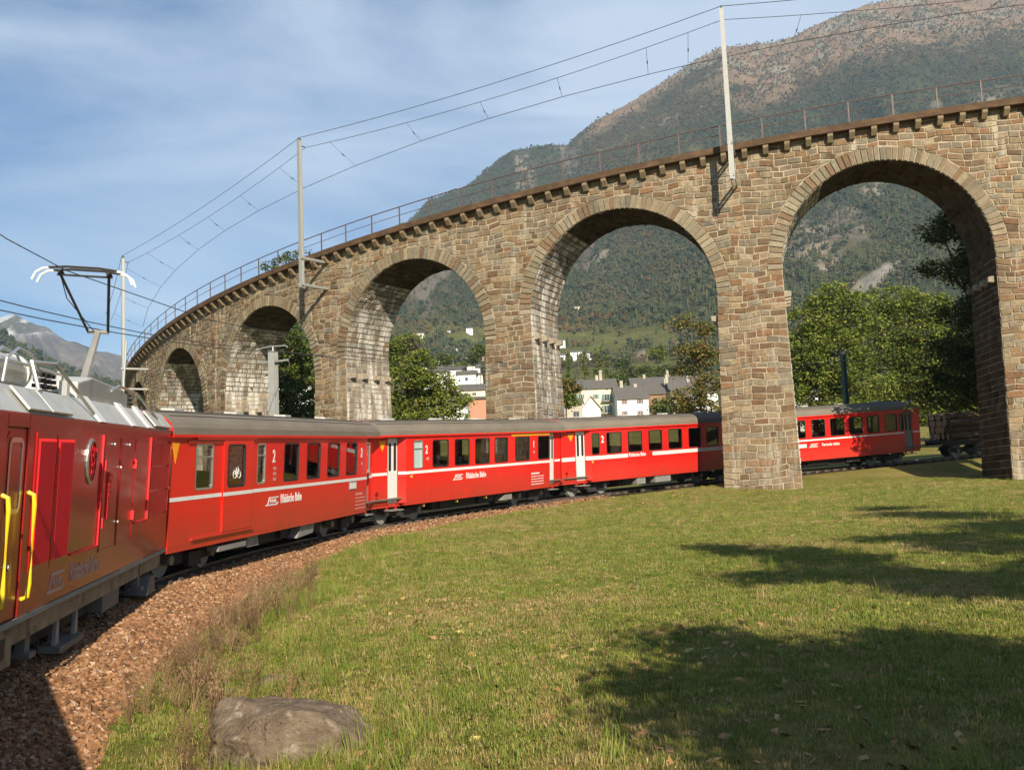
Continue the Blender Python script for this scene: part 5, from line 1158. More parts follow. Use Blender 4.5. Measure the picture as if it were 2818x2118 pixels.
# bush rooted on the deck edge
bp_ = wp(44.2, -.2, deckz(44.2)); blob_tree('deck_bush', 'small green bush growing on the deck edge of the viaduct behind the railing', 'bush', bp_, [(bp_.x+dx, bp_.y+dy, bp_.z+dz, .55, .4, .4) for dx, dy, dz in ((0, 0, .45), (.8, -.5, .65), (-.8, .5, .30), (1.5, -.9, .7))], 1100, .08, M['leafA'], 21, .03, clump=.16)
# trees out of frame on the right whose boughs shade the meadow
def gnd(px, py):
    d = ray(px, py); t = 5.
    for i in range(60):
        P = d*t; t -= (P[2]-float(gz(P[0], P[1])))/(d[2]-.051*d[1])*.9
    return d*t
def shade_tree(label, ell, seed, hgt, nleaf, base_px=None):
    bl = []; rr = random.Random(seed)
    for (px, py, rx, ryf, rz) in ell:
        P = Vector(gnd(px, py)); h = hgt+rr.uniform(-.5, .5); c = P+SUN*(h/SUN.z); bl.append((c.x, c.y, c.z, rx, ryf, rz))
    bx_ = max(b[0] for b in bl)+.8; by_ = sum(b[1] for b in bl)/len(bl)
    blob_tree('meadow_tree', label, 'tree', (bx_, by_, float(gz(bx_, by_))), bl, nleaf, .10, M['leafD'], seed, .25, 'trees right of the picture', clump=.33, shell=.25)
shade_tree('leafy tree beyond the right picture edge, shading the far patch of meadow', [(2440, 1400, 1.2, .9, .3), (2560, 1480, 1.8, .9, .35), (2720, 1500, 1.9, .9, .4), (2850, 1510, 2.0, .9, .4), (2500, 1415, 1.6, 1.0, .45), (2640, 1420, 1.8, 1.2, .55), (2780, 1450, 1.9, 1.2, .6), (2900, 1440, 2.2, 1.4, .7), (2700, 1470, 1.8, .8, .3)], 31, 8.5, 15000)
shade_tree('broad leafy tree beyond the right picture edge, shading the middle of the meadow', [(1990, 1510, 1.1, .5, .22), (2130, 1520, 1.3, .8, .35), (2270, 1545, 1.3, .9, .4), (2200, 1590, 1.4, .8, .3), (2400, 1580, 1.3, .8, .4), (2560, 1600, 1.3, .7, .4), (2700, 1620, 1.4, .8, .4), (2850, 1600, 1.6, 1.0, .5), (2980, 1560, 1.8, 1.1, .5)], 32, 8.0, 13000)
shade_tree('nearest leafy tree beyond the right picture edge, shading the foreground grass', [(1960, 1760, .8, .5, .22), (2120, 1800, 1.0, .6, .3), (2000, 1870, .9, .5, .22), (2300, 1850, 1.1, .7, .35), (2500, 1780, 1.0, .6, .3), (2480, 1930, 1.1, .6, .32), (2700, 1830, 1.2, .8, .35), (2700, 1980, 1.1, .7, .35), (2850, 1900, 1.3, .9, .4), (2600, 2080, 1.0, .5, .3), (2300, 2010, .8, .35, .16), (2850, 2080, 1.2, .7, .4), (2150, 1930, 1.0, .45, .2), (1850, 1880, .7, .35, .15), (2050, 2010, .8, .3, .12), (2500, 2060, 1.2, .5, .25), (2700, 2060, 1.3, .6, .3), (1900, 1980, .6, .3, .12), (2200, 2090, .9, .35, .16), (2450, 2020, .9, .4, .2)], 33, 6.0, 20000)

F4 = frame(45.05, 59.5); T_ = [(32, 67, 2.5), (35, 67, 3), (38, 67, 2.5), (34, 67, 1.2), (41, 66.8, 2.5), (37, 67, 4.2)]
bl_ = [(t[0]+SUN.x*13/SUN.z, t[1]+SUN.y*13/SUN.z, t[2]+13, 1.6, 1.5, 1.0) for k, t in enumerate(T_)]  # crown added out of view on the sun's path to darken the wagon
blob_tree('tall_tree', 'tall leafy tree beyond the right picture edge, shading the log wagon', 'tree', (36.5, 42.5, float(gz(36.5, 42.5))), bl_, 17000, .17, M['leafD'], 34, .35, 'trees right of the picture', clump=.42, shell=.2)

# ------------------------------------------------------------------ village
M['plaster'] = mat('cream_plaster', (.70, .64, .47), rough=.9, var=.06, vscale=.4); M['plasterw'] = mat('white_plaster', (.80, .79, .76), rough=.9, var=.05, vscale=.4)
M['slate'] = mat('slate_roof', (.12, .108, .096), rough=.85, var=.3, vscale=1.5); M['shg'] = mat('green_shutter', (.10, .22, .15), rough=.6); M['shb'] = mat('brown_shutter', (.22, .10, .05), rough=.6)
M['pane'] = mat('house_window', (.05, .055, .06), rough=.15); M['stonew'] = mat('rough_plaster', (.42, .38, .31), rough=.95, var=.2, vscale=1); M['wood'] = mat('roof_wood', (.28, .16, .08), rough=.8); M['rose'] = mat('rose_wall', (.46, .22, .14), rough=.9)
def house(name, label, x0, x1, eave, Y, depth, roofh, wm, rm_, wins=(), group='houses of the village', base=None, chim=(), gable=False, over=.45, ridge_along=True):
    A = at(x0, eave, Y); B_ = at(x1, eave, Y); ze = (A.z+B_.z)/2; zb = (base if base is not None else float(gz((A.x+B_.x)/2, Y)))-.5; cx_ = (A.x+B_.x)/2; w = (B_.x-A.x)/2
    r = empty(name, (cx_, Y, zb)); tag(r, label, 'house', group); H = ze-zb
    b = MB(); b.box(-w, w, 0, depth, 0, H); 
    if gable: b.prism([(-w, H), (w, H), (0, H+roofh)], .02, depth-.02)
    else:
        b.add([(-w, 0, H), (-w, depth, H), (-w, depth/2, H+roofh), (w, 0, H), (w, depth, H), (w, depth/2, H+roofh)], [(0, 2, 1), (3, 4, 5)])
    b.build('wall', wm, r)
    b = MB(); o = over; t = .18
    if gable:
        for sg in (-1, 1): b.add([(0, -o, H+roofh+t), (sg*(w+o), -o, H-o*roofh/w+t), (sg*(w+o), depth+o, H-o*roofh/w+t), (0, depth+o, H+roofh+t), (0, -o, H+roofh), (sg*(w+o), -o, H-o*roofh/w), (sg*(w+o), depth+o, H-o*roofh/w), (0, depth+o, H+roofh)], [(0, 1, 2, 3), (7, 6, 5, 4), (0, 4, 5, 1), (1, 5, 6, 2), (2, 6, 7, 3)])
    else:
        sl_ = roofh/(depth/2)
        for sg, y0 in ((-1, -o), (1, depth+o)): b.add([(-w-o, y0, H-o*sl_+t), (w+o, y0, H-o*sl_+t), (w+o, depth/2, H+roofh+t), (-w-o, depth/2, H+roofh+t), (-w-o, y0, H-o*sl_), (w+o, y0, H-o*sl_), (w+o, depth/2, H+roofh), (-w-o, depth/2, H+roofh)], [(0, 1, 2, 3), (7, 6, 5, 4), (0, 4, 5, 1), (1, 5, 6, 2), (0, 3, 7, 4)])
    rf = b.build('roof', rm_, r)
    for (px, hh) in chim:
        c = at(px, eave, Y); b = MB(); xx = c.x-cx_; b.box(xx-.35, xx+.35, depth/2-.9, depth/2-.2, H+roofh-.6, H+roofh+hh); b.box(xx-.42, xx+.42, depth/2-.97, depth/2-.13, H+roofh+hh, H+roofh+hh+.12); b.build('chimney', M['stonew'], rf)
    for (px0, py0, px1, py1, sm) in wins:
        a = at(px0, py1, Y); c = at(px1, py0, Y); xa, xb, za, zb_ = a.x-cx_, c.x-cx_, a.z-zb, c.z-zb
        if za < .2: za = .2
        b = MB(); b.box(xa-.07, xb+.07, -.06, -.005, za-.08, zb_+.06); f_ = b.build('window', M['plasterw'] if sm else wm, r)
        b = MB(); md_ = (xa+xb)/2; b.box(xa, md_-.03, -.075, -.061, za, zb_); b.box(md_+.03, xb, -.075, -.061, za, zb_); b.build('pane', M['pane'], f_)
        if sm:
            sw = (xb-xa)*.5
            b = MB(); b.box(xa-sw-.06, xa-.06, -.11, -.062, za, zb_); b.box(xb+.06, xb+sw+.06, -.11, -.062, za, zb_); b.build('shutters', M[sm], f_)
    return r
Z5 = lambda x, y: (1300+x/3.16, 800+y/3.16)
def W5(x0, y0, x1, y1, sm): a = Z5(x0, y0); b = Z5(x1, y1); return (a[0], a[1], b[0], b[1], sm)
hA = house('village_house', 'large cream house with green shutters and balconies, right of the white streaked pier', 1566, 1697, 1068, 255, 11, 2.6, M['plaster'], M['slate'],
    [W5(925, 900, 955, 940, 'shg'), W5(1062, 900, 1084, 938, 'shg'), W5(1150, 897, 1190, 955, 'shg'), W5(1072, 998, 1095, 1040, 'shg'), W5(1150, 995, 1190, 1060, 'shg'), W5(960, 852, 985, 862, None), W5(1058, 852, 1083, 862, None), W5(1155, 852, 1180, 862, None)], chim=((1648, .9), (1659, 2.2)))
for yy in (966, 1072):
    a = Z5(1118, yy); P = at(a[0], a[1], 255); P2 = at(Z5(1222, yy)[0], a[1], 255); b = MB(); l0 = hA.location; b.box(P.x-l0[0], P2.x-l0[0], -1.1, -.02, P.z-l0[2]-.12, P.z-l0[2]); 
    for k in range(9): xx = P.x-l0[0]+(P2.x-P.x)*k/8; b.box(xx-.02, xx+.02, -1.1, -1.06, P.z-l0[2], P.z-l0[2]+.9)
    b.box(P.x-l0[0], P2.x-l0[0], -1.12, -1.06, P.z-l0[2]+.9, P.z-l0[2]+.96); b.build('balcony', M['dark'], hA)
house('village_house', 'white house with brown shutters beside the large cream house', 1698, 1784, 1095, 248, 12, 3.4, M['plasterw'], M['slate'],
    [W5(1312, 945, 1332, 985, 'shb'), W5(1446, 942, 1470, 980, 'shb'), W5(1316, 1046, 1336, 1082, 'shb'), W5(1450, 1042, 1472, 1078, 'shb')], chim=((1718, 1.2), (1757, .3)))
house('wooden_barn', 'dark timber barn under a slate roof between two white houses', 1784, 1850, 1082, 266, 12, 3.2, M['wood'], M['slate'], [W5(1580, 930, 1605, 950, None)], chim=((1841, 1.0),))
house('village_house', 'white house with brown shutters behind the thin autumn tree', 1849, 1975, 1080, 262, 12, 3.6, M['plasterw'], M['slate'],
    [W5(1765, 905, 1790, 942, 'shb'), W5(1830, 903, 1858, 960, 'shb'), W5(1890, 903, 1918, 942, 'shb'), W5(2000, 905, 2025, 940, 'shb')], chim=((1845, 1.6), (1905, 1.2)))
house('village_house', 'long dark roofed house behind the other village roofs', 1740, 1930, 1056, 290, 12, 2.5, M['stonew'], M['slate'], [], chim=((1780, .8), (1846, 1.8)))
house('stone_shed', 'small low stone shed with two dark doors before the cream house', 1540, 1602, 1112, 215, 8, 1.4, M['stonew'], M['slate'], [W5(768, 1055, 790, 1100, None), W5(880, 1048, 926, 1098, None)])
house('timber_shed', 'white shed with orange timber gable roof beside the stone shed', 1602, 1652, 1122, 222, 8, 2.4, M['plasterw'], M['wood'], gable=True)
Z2 = lambda x, y: (800+x/2.079, 400+y/2.079)
house('village_house', 'cream house with flat dark roof at the left edge of the third pier', 1262, 1335, 1072, 230, 10, 1.6, M['plaster'], M['slate'], [(1280, 1080, 1288, 1088, None), (1300, 1080, 1310, 1088, None)])
house('village_house', 'rose banded white house low behind the chestnut tree', 1290, 1345, 1096, 200, 8, .6, M['rose'], M['slate'], [])
house('village_house', 'long white building behind the boughs of the chestnut tree', 1120, 1285, 1096, 212, 10, 1.0, M['plasterw'], M['slate'], [(1150, 1105, 1158, 1118, None), (1190, 1105, 1198, 1118, None), (1230, 1105, 1238, 1118, None), (1262, 1105, 1270, 1118, None)])
house('village_house', 'white house glimpsed between the leaves in the second arch', 740, 870, 1060, 205, 10, 1.0, M['plasterw'], M['slate'], [])
house('village_house', 'white roadside building behind the trees of the big right arch', 2170, 2290, 1085, 150, 8, 1.0, M['plasterw'], M['slate'], [])
# church
cp0 = at(1298, 1060, 430); ch = empty('church', (cp0.x, 430, float(gz(cp0.x, 430)))); tag(ch, 'small white church with domed lantern among the houses in the third arch', 'church'); l0 = ch.location
b = MB(); zt_ = at(1298, 1032, 430).z-l0.z; b.box(-4.5, 4.5, 0, 12, 0, zt_); b.build('nave', M['plasterw'], ch); b = MB(); b.prism([(-5, zt_), (5, zt_), (0, zt_+2.5)], -.4, 12.4); b.build('roof', M['slate'], ch)
b = MB(); b.box(-1.6, 1.6, -.5, 2.7, 0, zt_+3.4); b.build('tower', M['plasterw'], ch); b = MB(); b.tube([(0, 1.1, zt_+3.4), (0, 1.1, zt_+4.2), (0, 1.1, zt_+4.8), (0, 1.1, zt_+5.1), (0, 1.1, zt_+6.6)], [1.7, 1.5, .8, .25, .05], 12); b.build('dome', M['slate'], ch)
# houses standing on the mountain foot
MVX, MVY = px_of(MV[:, 0], MV[:, 1], MV[:, 2]); MVX = MVX*1.274; MVY = MVY*1.274
def on_mtn(px, py):
    k = np.argmin((MVX-px)**2+(MVY-py)**2+(MV[:, 1]/600.)**2); return MV[k]
def far_house(px, py, wpx, hpx, label, wm='plasterw', Yf=None):
    if Yf: P = Vector(at(px, py, Yf)); P.z = P.z
    else: P = Vector([float(q) for q in on_mtn(px, py)])
    wpx = wpx*1.15; hpx = hpx*1.25; k = P.y/F_PX; w = wpx*k/2; H = hpx*k; r = empty('hillside_house', (P.x, P.y-3, P.z-4)); tag(r, label, 'house', 'houses on the hillside'); 
    b = MB(); b.box(-w, w, 0, 9, 0, H+4); b.build('wall', M[wm], r); b = MB(); b.add([(-w-.5, -.6, H+4), (w+.5, -.6, H+4), (w+.5, 4.5, H+6), (-w-.5, 4.5, H+6), (w+.5, 9.6, H+4), (-w-.5, 9.6, H+4)], [(0, 1, 2, 3), (3, 2, 4, 5), (0, 3, 5), (1, 4, 2), (0, 5, 4, 1)]); b.build('roof', M['slate'], r)
    n = max(1, int(w/2.2)); b = MB()
    for i in range(n): x = -w+(i+.5)*2*w/n; b.box(x-.5, x+.5, -.06, -.01, H+1.6, H+2.9)
    b.build('windows', M['pane'], r)
for q in [(1156, 930, 26, 9, 'pale yellow house alone high left on the slope in the third arch', 'plaster'), (1233, 922, 13, 9, 'tiny white house on the slope, leftmost of three at the top of the third arch'), (1265, 918, 16, 9, 'white house with pale roof, middle of three at the top of the third arch'), (1291, 914, 16, 8, 'small white house, rightmost of three at the top of the third arch'),
          (1255, 969, 28, 8, 'long low white house alone on green fields in the third arch'), (1292, 996, 24, 11, 'white house with gable above the church in the third arch'), (1240, 1020, 34, 9, 'wide white house left above the church in the third arch'),
          (1589, 856, 16, 9, 'cream house high on the wooded slope in the fourth arch', 'plaster'), (1611, 851, 16, 10, 'bright white house high on the wooded slope in the fourth arch'), (1540, 955, 24, 15, 'white house with terrace just right of the stone brackets in the fourth arch'),
          (1550, 990, 18, 11, 'small white house left of the poplars in the fourth arch'), (1588, 990, 34, 13, 'long white house between the first two poplars'), (1622, 990, 24, 13, 'white house between the second and third poplar'), (1655, 988, 12, 9, 'little white house right of the tallest poplar')]:
    far_house(*q)
for q in [(1170, 1013, 9, 16, 'slim white tower left in the third arch above the chestnut tree', 'plasterw', 520), (1212, 1013, 9, 16, 'slim white tower right of another one in the third arch', 'plasterw', 520), (1245, 1035, 60, 12, 'long white house row above the chestnut tree', 'plasterw', 420), (1285, 1050, 46, 14, 'white house row beneath the church', 'plasterw', 400), (1200, 1045, 60, 14, 'broad white house left of the church', 'plasterw', 410), (1310, 1028, 22, 12, 'white house right of the church tower', 'plasterw', 440)]:
    far_house(*q)
# poplars and other village trees
for i, (px, top, hw_) in enumerate([(1563, 966, 6), (1607, 962, 6), (1637, 948, 6.5), (1651, 946, 5.5), (1670, 964, 6)]):
    Yp = 330; c0 = at(px, top, Yp); zb_ = at(px, 1052, Yp).z; H = c0.z-zb_; k = Yp/F_PX
    lab = ['poplar at the left, farthest from the others', 'slightly bare poplar, second from the left', 'tallest slim poplar with a twin touching it on its right', 'slim poplar touching the tallest one on its right side', 'rightmost poplar of the row'][i]
    blob_tree('poplar_tree', lab+', behind the cream house', 'tree', (c0.x, Yp, zb_-1), [(c0.x+rnd.uniform(-.2, .2), Yp, zb_+H*f_, hw_*k*w_, hw_*k*w_, H*.15) for f_, w_ in ((.12, .8), (.3, 1.05), (.5, 1.0), (.68, .8), (.84, .5))], 1500, .30, M['leafB'], 50+i, .3, 'poplars behind the village roofs', clump=.22, limbs=False)
kinds = ['leafA', 'leafB', 'leafD', 'leafC']
desc = ['round green tree', 'olive green tree', 'dark green tree', 'orange autumn tree']
spots = [(1700, 1040, 0), (1726, 1022, 2), (1752, 1030, 3), (1774, 1016, 0), (1800, 1030, 1), (1828, 1024, 0), (1856, 1036, 3), (1712, 1000, 2), (1812, 968, 1), (1880, 1020, 0), (1912, 1030, 2), (1545, 1046, 1), (1100, 1000, 2), (1140, 1010, 0), (1190, 1000, 1), (1225, 985, 0), (1300, 985, 2), (1275, 1008, 1), (1320, 960, 0), (900, 1040, 0), (820, 1020, 2)]
place = {0: 'behind the village roofs'}
for i, (px, py, kd) in enumerate(spots):
    Yt = 360+(i*37 % 90); c = at(px, py, Yt); k = Yt/F_PX; R_ = rnd.uniform(14, 21)*k
    where = ('above the roofs in the fourth arch' if px > 1400 else 'above the white walls in the third arch' if px > 1050 else 'low in the second arch')
    ordn = sorted([s_[0] for s_ in spots if (s_[0] > 1400) == (px > 1400) and (s_[0] > 1050) == (px > 1050) and s_[2] == kd]); n_ = ordn.index(px); tot = len(ordn)
    ow = '' if tot == 1 else ['leftmost', 'second', 'third', 'fourth', 'fifth', 'sixth'][n_]+' '
    blob_tree('village_tree', ow+desc[kd]+' from the left '*(tot > 1 and n_ > 0)+' '*(tot == 1 or n_ == 0)+where, 'tree', (c.x, Yt, min(float(gz(c.x, Yt)), c.z-R_*1.2)), [(c.x+dx*R_, Yt+dx, c.z+dz*R_, R_*.75, R_*.75, R_*.6) for dx, dz in ((0, .2), (-.6, -.2), (.6, -.15), (0, -.6))], 1400, .5, M[kinds[kd]], 70+i, .3, 'trees of the village', clump=.8, limbs=False)
# green bushes before the houses
for i, (px, py, Y_, kd, lab) in enumerate([(1815, 1118, 200, 'leafA', 'green bush before the timber barn'), (1880, 1125, 190, 'leafC', 'reddish bush beneath the autumn tree'), (1545, 1090, 150, 'leafB', 'olive shrub against the right side of the streaked pier'), (1552, 1060, 150, 'leafC', 'brownish shrub top beside the streaked pier')]):
    c = at(px, py, Y_); k = Y_/F_PX; blob_tree('bush', lab, 'bush', (c.x, Y_, float(gz(c.x, Y_))), [(c.x, Y_, c.z, 26*k, 24*k, 22*k), (c.x+18*k, Y_, c.z-12*k, 22*k, 20*k, 16*k)], 1800, .28, M[kd], 120+i, .12, clump=.4)

# ------------------------------------------------------------------ foreground: rock, stones, grass, weeds
def rock(name, label, c, sx, sy, sz, seed, rot=0.0, sub=5, group=None):
    import bmesh
    bm = bmesh.new(); bmesh.ops.create_icosphere(bm, subdivisions=sub+1, radius=1); rr = random.Random(int(seed*10))
    pl = [(Vector((rr.gauss(0, 1), rr.gauss(0, 1), rr.gauss(0, .9))).normalized(), rr.uniform(.66, .92)) for _ in range(16)]+[(Vector((-1, -.15, .1)).normalized(), .80), (Vector((.1, .05, 1)).normalized(), .74), (Vector((.75, -.1, .62)).normalized(), .78), (Vector((.1, -1, .25)).normalized(), .75)]
    for v in bm.verts:
        p = v.co.copy(); k_ = min([d/(n.dot(p)) for n, d in pl if n.dot(p) > .05]+[1.1]); q = p*k_
        n = mnoise.fractal(q*2.2+Vector((seed, 0, 0)), .9, 2.2, 7); n2 = abs(mnoise.noise(Vector((q.x*1.5+seed, q.z*9+q.x*2, q.y*2)))); q = q*(1+.075*n-.05*max(0, .25-n2)*4*.3); v.co = Vector((q.x*sx, q.y*sy, q.z*sz))*1.12
    me = bpy.data.meshes.new(name); bm.to_mesh(me); bm.free(); me.materials.append(M['rock']); o = bpy.data.objects.new(name, me); COL.objects.link(o); o.location = c; o.rotation_euler = (.05, .03, rot); tag(o, label, 'rock', group); me.polygons.foreach_set('use_smooth', [True]*len(me.polygons)); return o
M['rock'] = mat('lichen_rock', (.20, .155, .11), rough=.95, spec=.1, var=.45, vscale=6, bump=1.0, bscale=22, dirt=(.42, .36, .28), dscale=(7, 7, 7), damt=.7, dlo=.58, dhi=.66)
g0 = gnd(800, 2090); rock('boulder', 'big lichen spotted brown boulder in the grass at the bottom left', (g0[0]-.06, g0[1]+.28, g0[2]+.04), .86, .54, .52, 3.1, .06)
g0 = gnd(760, 1880); rock('flat_stone', 'low flat stone in the grass just behind the boulder', (g0[0]-.05, g0[1]+.1, g0[2]+.0), .24, .28, .10, 8.3, .4, 4)
g0 = gnd(595, 1765); rock('grey_stone', 'small grey stone at the weedy ballast edge', (g0[0], g0[1], g0[2]+.02), .17, .14, .10, 5.3, .9, 3)
g0 = gnd(1070, 1455); rock('pale_stone', 'small white stone in the grass beside the track below the second coach', (g0[0], g0[1], g0[2]+.02), .16, .1, .06, 2.3, .2, 3).data.materials[0] = M['white']
def tuft(name, n, h, r, w, m_, seed, lean=.6, curve=True):
    rr = random.Random(seed); b = MB()
    for i in range(n):
        a = rr.uniform(0, 6.28); d = r*math.sqrt(rr.random()); x, y = d*math.cos(a), d*math.sin(a); hh = h*rr.uniform(.5, 1.2); la = rr.uniform(0, 6.28); l_ = lean*rr.random()*hh; wx, wy = w*math.cos(la+1.57)/2, w*math.sin(la+1.57)/2
        mx_, my_ = x+l_*.35*math.cos(la), y+l_*.35*math.sin(la); ex, ey = x+l_*math.cos(la), y+l_*math.sin(la)
        b.add([(x-wx, y-wy, -.01), (x+wx, y+wy, -.01), (mx_+wx*.8, my_+wy*.8, hh*.55), (mx_-wx*.8, my_-wy*.8, hh*.55), (ex, ey, hh*(1-.25*l_/max(hh, .01)))], [(0, 1, 2, 3), (3, 2, 4)])
    return b.build(name, m_)
gc = src_collection('grass_kinds', [tuft('grass_tuft', 24, .050, .14, .008, M['bladeg'], k, 1.1) for k in range(4)]+[tuft('grass_tuft', 24, .046, .14, .008, M['blade'], 9+k, 1.2) for k in range(2)])
gs = src_collection('straw_kinds', [tuft('straw_tuft', 26, .042, .15, .008, M['straw'], 40+k, 1.5) for k in range(4)]+[tuft('straw_tuft', 20, .06, .13, .007, M['blade'], 46, 1.2)])
gt_ = src_collection('tall_grass_kinds', [tuft('tall_grass', 20, .24, .10, .007, M['bladeg'], 20+k, .6) for k in range(3)]+[tuft('tall_grass', 14, .22, .10, .006, M['blade'], 25+k, .7) for k in range(2)])
def stalks(name, seed):
    rr = random.Random(seed); b = MB()
    for i in range(9):
        a = rr.uniform(0, 6.28); l_ = rr.uniform(.03, .22); h = rr.uniform(.18, .48); p1 = Vector((l_*.3*math.cos(a), l_*.3*math.sin(a), h*.5)); p2 = Vector((l_*math.cos(a), l_*math.sin(a), h)); b.tube([(0, 0, 0), p1, p2], [.004, .003, .002], 3)
        for k in range(5):
            t = rr.uniform(.4, 1); q = p1.lerp(p2, t); e = q+Vector((rr.uniform(-.05, .05), rr.uniform(-.05, .05), rr.uniform(.02, .08))); b.tube([q, e], [.002, .0015], 3); b.add([e+Vector((-.008, 0, 0)), e+Vector((.008, 0, .004)), e+Vector((0, .004, .018))], [(0, 1, 2)])
    return b.build(name, M['dry'])
dc = src_collection('weed_kinds', [stalks('dry_weed', k) for k in range(4)])
def pebble(name, seed, m_):
    rr = random.Random(seed); b = MB(); vs = []; 
    for (x, y, z) in ((-1, -1, -1), (1, -1, -1), (1, 1, -1), (-1, 1, -1), (-1, -1, 1), (1, -1, 1), (1, 1, 1), (-1, 1, 1)): vs.append((x*rr.uniform(.55, 1)*.5, y*rr.uniform(.5, 1)*.42, z*rr.uniform(.4, .9)*.36))
    b.add(vs, [(0, 3, 2, 1), (4, 5, 6, 7), (0, 1, 5, 4), (1, 2, 6, 5), (2, 3, 7, 6), (3, 0, 4, 7)]); return b.build(name, m_)
pc = src_collection('pebble_kinds', [pebble('pebble', k, M['gravel']) for k in range(6)])
def leafpiece(seed):
    rr = random.Random(seed); b = MB(); b.add([(-.05, 0, .012), (0, -.026, .004), (.055, 0, .016), (0, .028, .02)], [(0, 1, 2), (0, 2, 3)]); return b.build('fallen_leaf', M['fallen'])
flc = src_collection('leaf_kinds', [leafpiece(k) for k in range(2)])
def strawmask(X, Y): return sstep(.47, .65, .6*fbm(X*.35+11, Y*.35, 4, 61)+.4*fbm(X*1.6, Y*1.6, 3, 62))
def grid_surface(name, x0, x1, y0, y1, st, dfun, m_=None):
    X, Y = np.meshgrid(np.arange(x0, x1, st), np.arange(y0, y1, st)); Zg = gz(X, Y); d = dfun(X, Y); nx = X.shape[1]; q = np.arange((X.shape[0]-1)*(nx-1)); i, j = q//(nx-1), q % (nx-1); a = i*nx+j
    F = np.stack([a, a+1, a+nx+1, a+nx], 1); dd = d.ravel(); keep = (dd[F].max(1) > .01); return surf_with_density(name, np.stack([X.ravel(), Y.ravel(), Zg.ravel()], 1), F[keep], dd)
def latf(X, Y):
    r = np.hypot(X-TX, Y-TY); ph = np.mod(np.arctan2(Y-TY, X-TX), 2*PI); return TR-r, (PI-ph)*TR
def inview(X, Y, m_=2.6): return (np.abs(X) < .50*Y+m_)*(Y > 5.0)
def edge_of(s): w = 1-np.clip((s+2)/14, 0, 1); return 1.95+1.05*w
def dn_grass(X, Y):
    la, s = latf(X, Y); n = fbm(X*.6, Y*.6, 3, 4); e = edge_of(s); return inview(X, Y)*sstep(e-.6, e-.05, la+.7*(n-.5))*(.35+.65*sstep(.3, .5, n))*np.clip(1.2-(Y-10)/38., .22, 1)
def dn_tall(X, Y):
    la, s = latf(X, Y); n = fbm(X*.9+7, Y*.9, 3, 14); e = edge_of(s); near = sstep(e+.2, e+.8, la)*(1-sstep(e+1.4, e+3.0, la))*(s < 12); bx = (np.hypot(X-(-1.9), Y-10.2) < 1.6); return inview(X, Y)*sstep(.46, .60, n)*np.clip(near+bx*.8, 0, 1)+(np.hypot(X+1.93, Y-9.75) < 1.15)*.9*(Y < 60)+inview(X, Y)*.07*(la > 5)*(n > .52)
def dn_dry(X, Y):
    la, s = latf(X, Y); n = fbm(X*.8+3, Y*.8, 3, 24); e = edge_of(s); return inview(X, Y)*sstep(e-.35, e+.1, la)*(1-sstep(e+.8, e+1.7, la))*sstep(.36, .54, n)*(s < 4)*(s > -30)
def dn_peb(X, Y):
    la, s = latf(X, Y); e = edge_of(s); return (Y > 5)*sstep(1.3, 1.5, la)*(1-sstep(e-.1, e+.9, la))*(s < 34)*(s > -27)*np.clip(1.1-(Y-12)/40., .25, 1)
meadow = grid_surface('meadow_grass', -9, 36, 5.0, 56, .25, lambda X, Y: dn_grass(X, Y)*(1-.85*strawmask(X, Y))); tag(meadow, 'short green meadow grass inside the railway curve', 'grass', kind='stuff'); scatter(meadow, gc, 130, .7, 1.35, 40, .2)
sw = grid_surface('dry_grass', -9, 36, 5.0, 56, .25, lambda X, Y: dn_grass(X, Y)*(.12+.88*strawmask(X, Y))); tag(sw, 'straw coloured dry grass patches on the meadow', 'grass', kind='stuff'); scatter(sw, gs, 125, .7, 1.3, 45, .2)
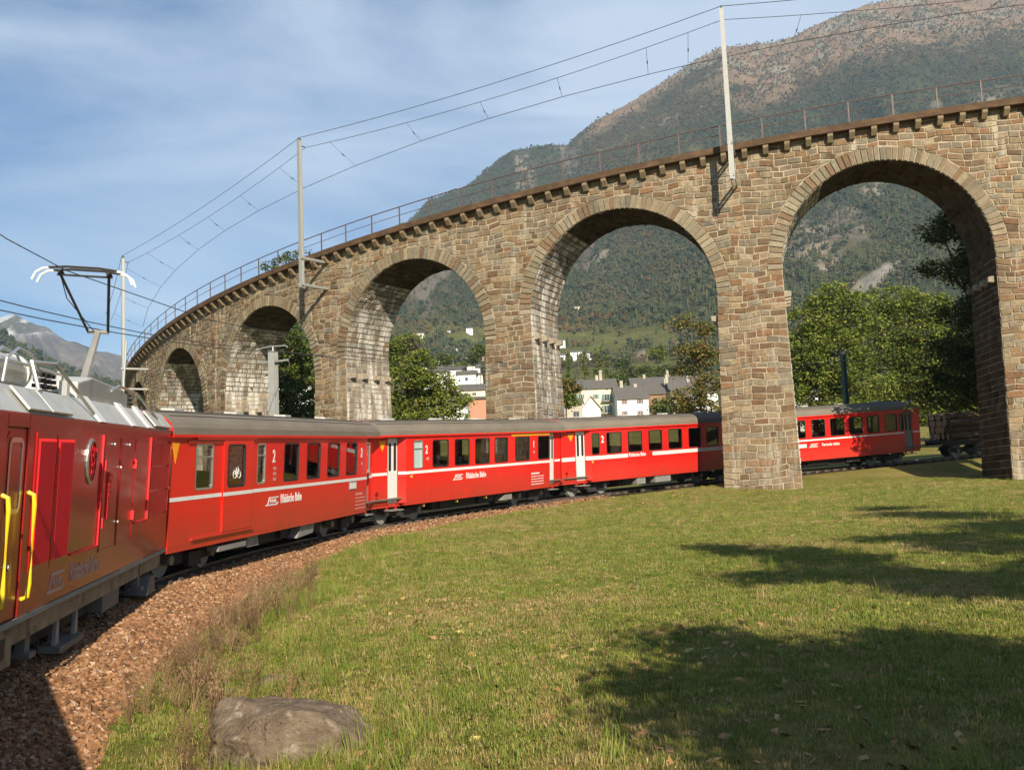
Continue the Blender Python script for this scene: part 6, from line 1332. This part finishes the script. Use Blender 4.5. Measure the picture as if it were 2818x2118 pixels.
tg = grid_surface('tall_grass', -9, 30, 5.0, 50, .25, dn_tall); tag(tg, 'longer fresh green grass along the ballast edge and round the boulder', 'grass', kind='stuff'); scatter(tg, gt_, 42, .6, 1.3, 50, .25)
dw = grid_surface('dry_weeds', -9, 4, 5.0, 30, .25, dn_dry); tag(dw, 'brown dry weeds growing at the foot of the ballast', 'weeds', kind='stuff'); scatter(dw, dc, 19, .45, 1.35, 60, .25)
lv = grid_surface('fallen_leaves', -4, 20, 6.5, 50, .5, lambda X, Y: inview(X, Y)*(latf(X, Y)[0] > 3)*(.25+sstep(.5, .7, fbm(X*.2, Y*.2, 2, 8)))*np.clip(1.4-(Y-8)/12., .12, 1)); tag(lv, 'scattered orange fallen leaves on the meadow', 'leaves', kind='stuff'); scatter(lv, flc, 9.0, .8, 1.6, 70, .5)
# gravel on the real ballast surface
def bed_surface():
    P = []; D = []; ss = np.arange(-27, 34, .35); prof_n = None; rows = []
    for s in ss:
        pr = bedprof(s)[4:9]; rows.append([tpt(s, a, b+.015) for a, b in pr]); y_ = rows[-1][2].y; D.append([min(1.1, max(.22, 1.15-(y_-12)/42.))*(y_ > 4)]*len(pr))
    n = len(rows[0]); V = np.array([tuple(p) for r_ in rows for p in r_]); a = np.array([i*n+j for i in range(len(ss)-1) for j in range(n-1)]); F = np.stack([a, a+1, a+n+1, a+n], 1); return surf_with_density('ballast_stones', V, F, np.array(D).ravel())
bs = bed_surface(); tag(bs, 'loose reddish brown ballast stones on the track shoulder', 'gravel', kind='stuff'); scatter(bs, pc, 430, .055, .115, 80, 3.0)

# ------------------------------------------------------------------ haze
hz = MB(); hz.box(-4400, 3200, -60, 5200, -12, 1560)
hm = bpy.data.materials.new('haze_air'); hm.use_nodes = True; nt = hm.node_tree; nt.nodes.clear()
pv = N(nt, 'ShaderNodeVolumePrincipled'); pv.inputs['Color'].default_value = (.62, .80, 1.0, 1); pv.inputs['Density'].default_value = .000105; pv.inputs['Anisotropy'].default_value = .2
ov = N(nt, 'ShaderNodeOutputMaterial'); nt.links.new(pv.outputs[0], ov.inputs['Volume'])
hazeo = hz.build('haze', hm); tag(hazeo, 'thin blue autumn haze filling the valley', kind='stuff')
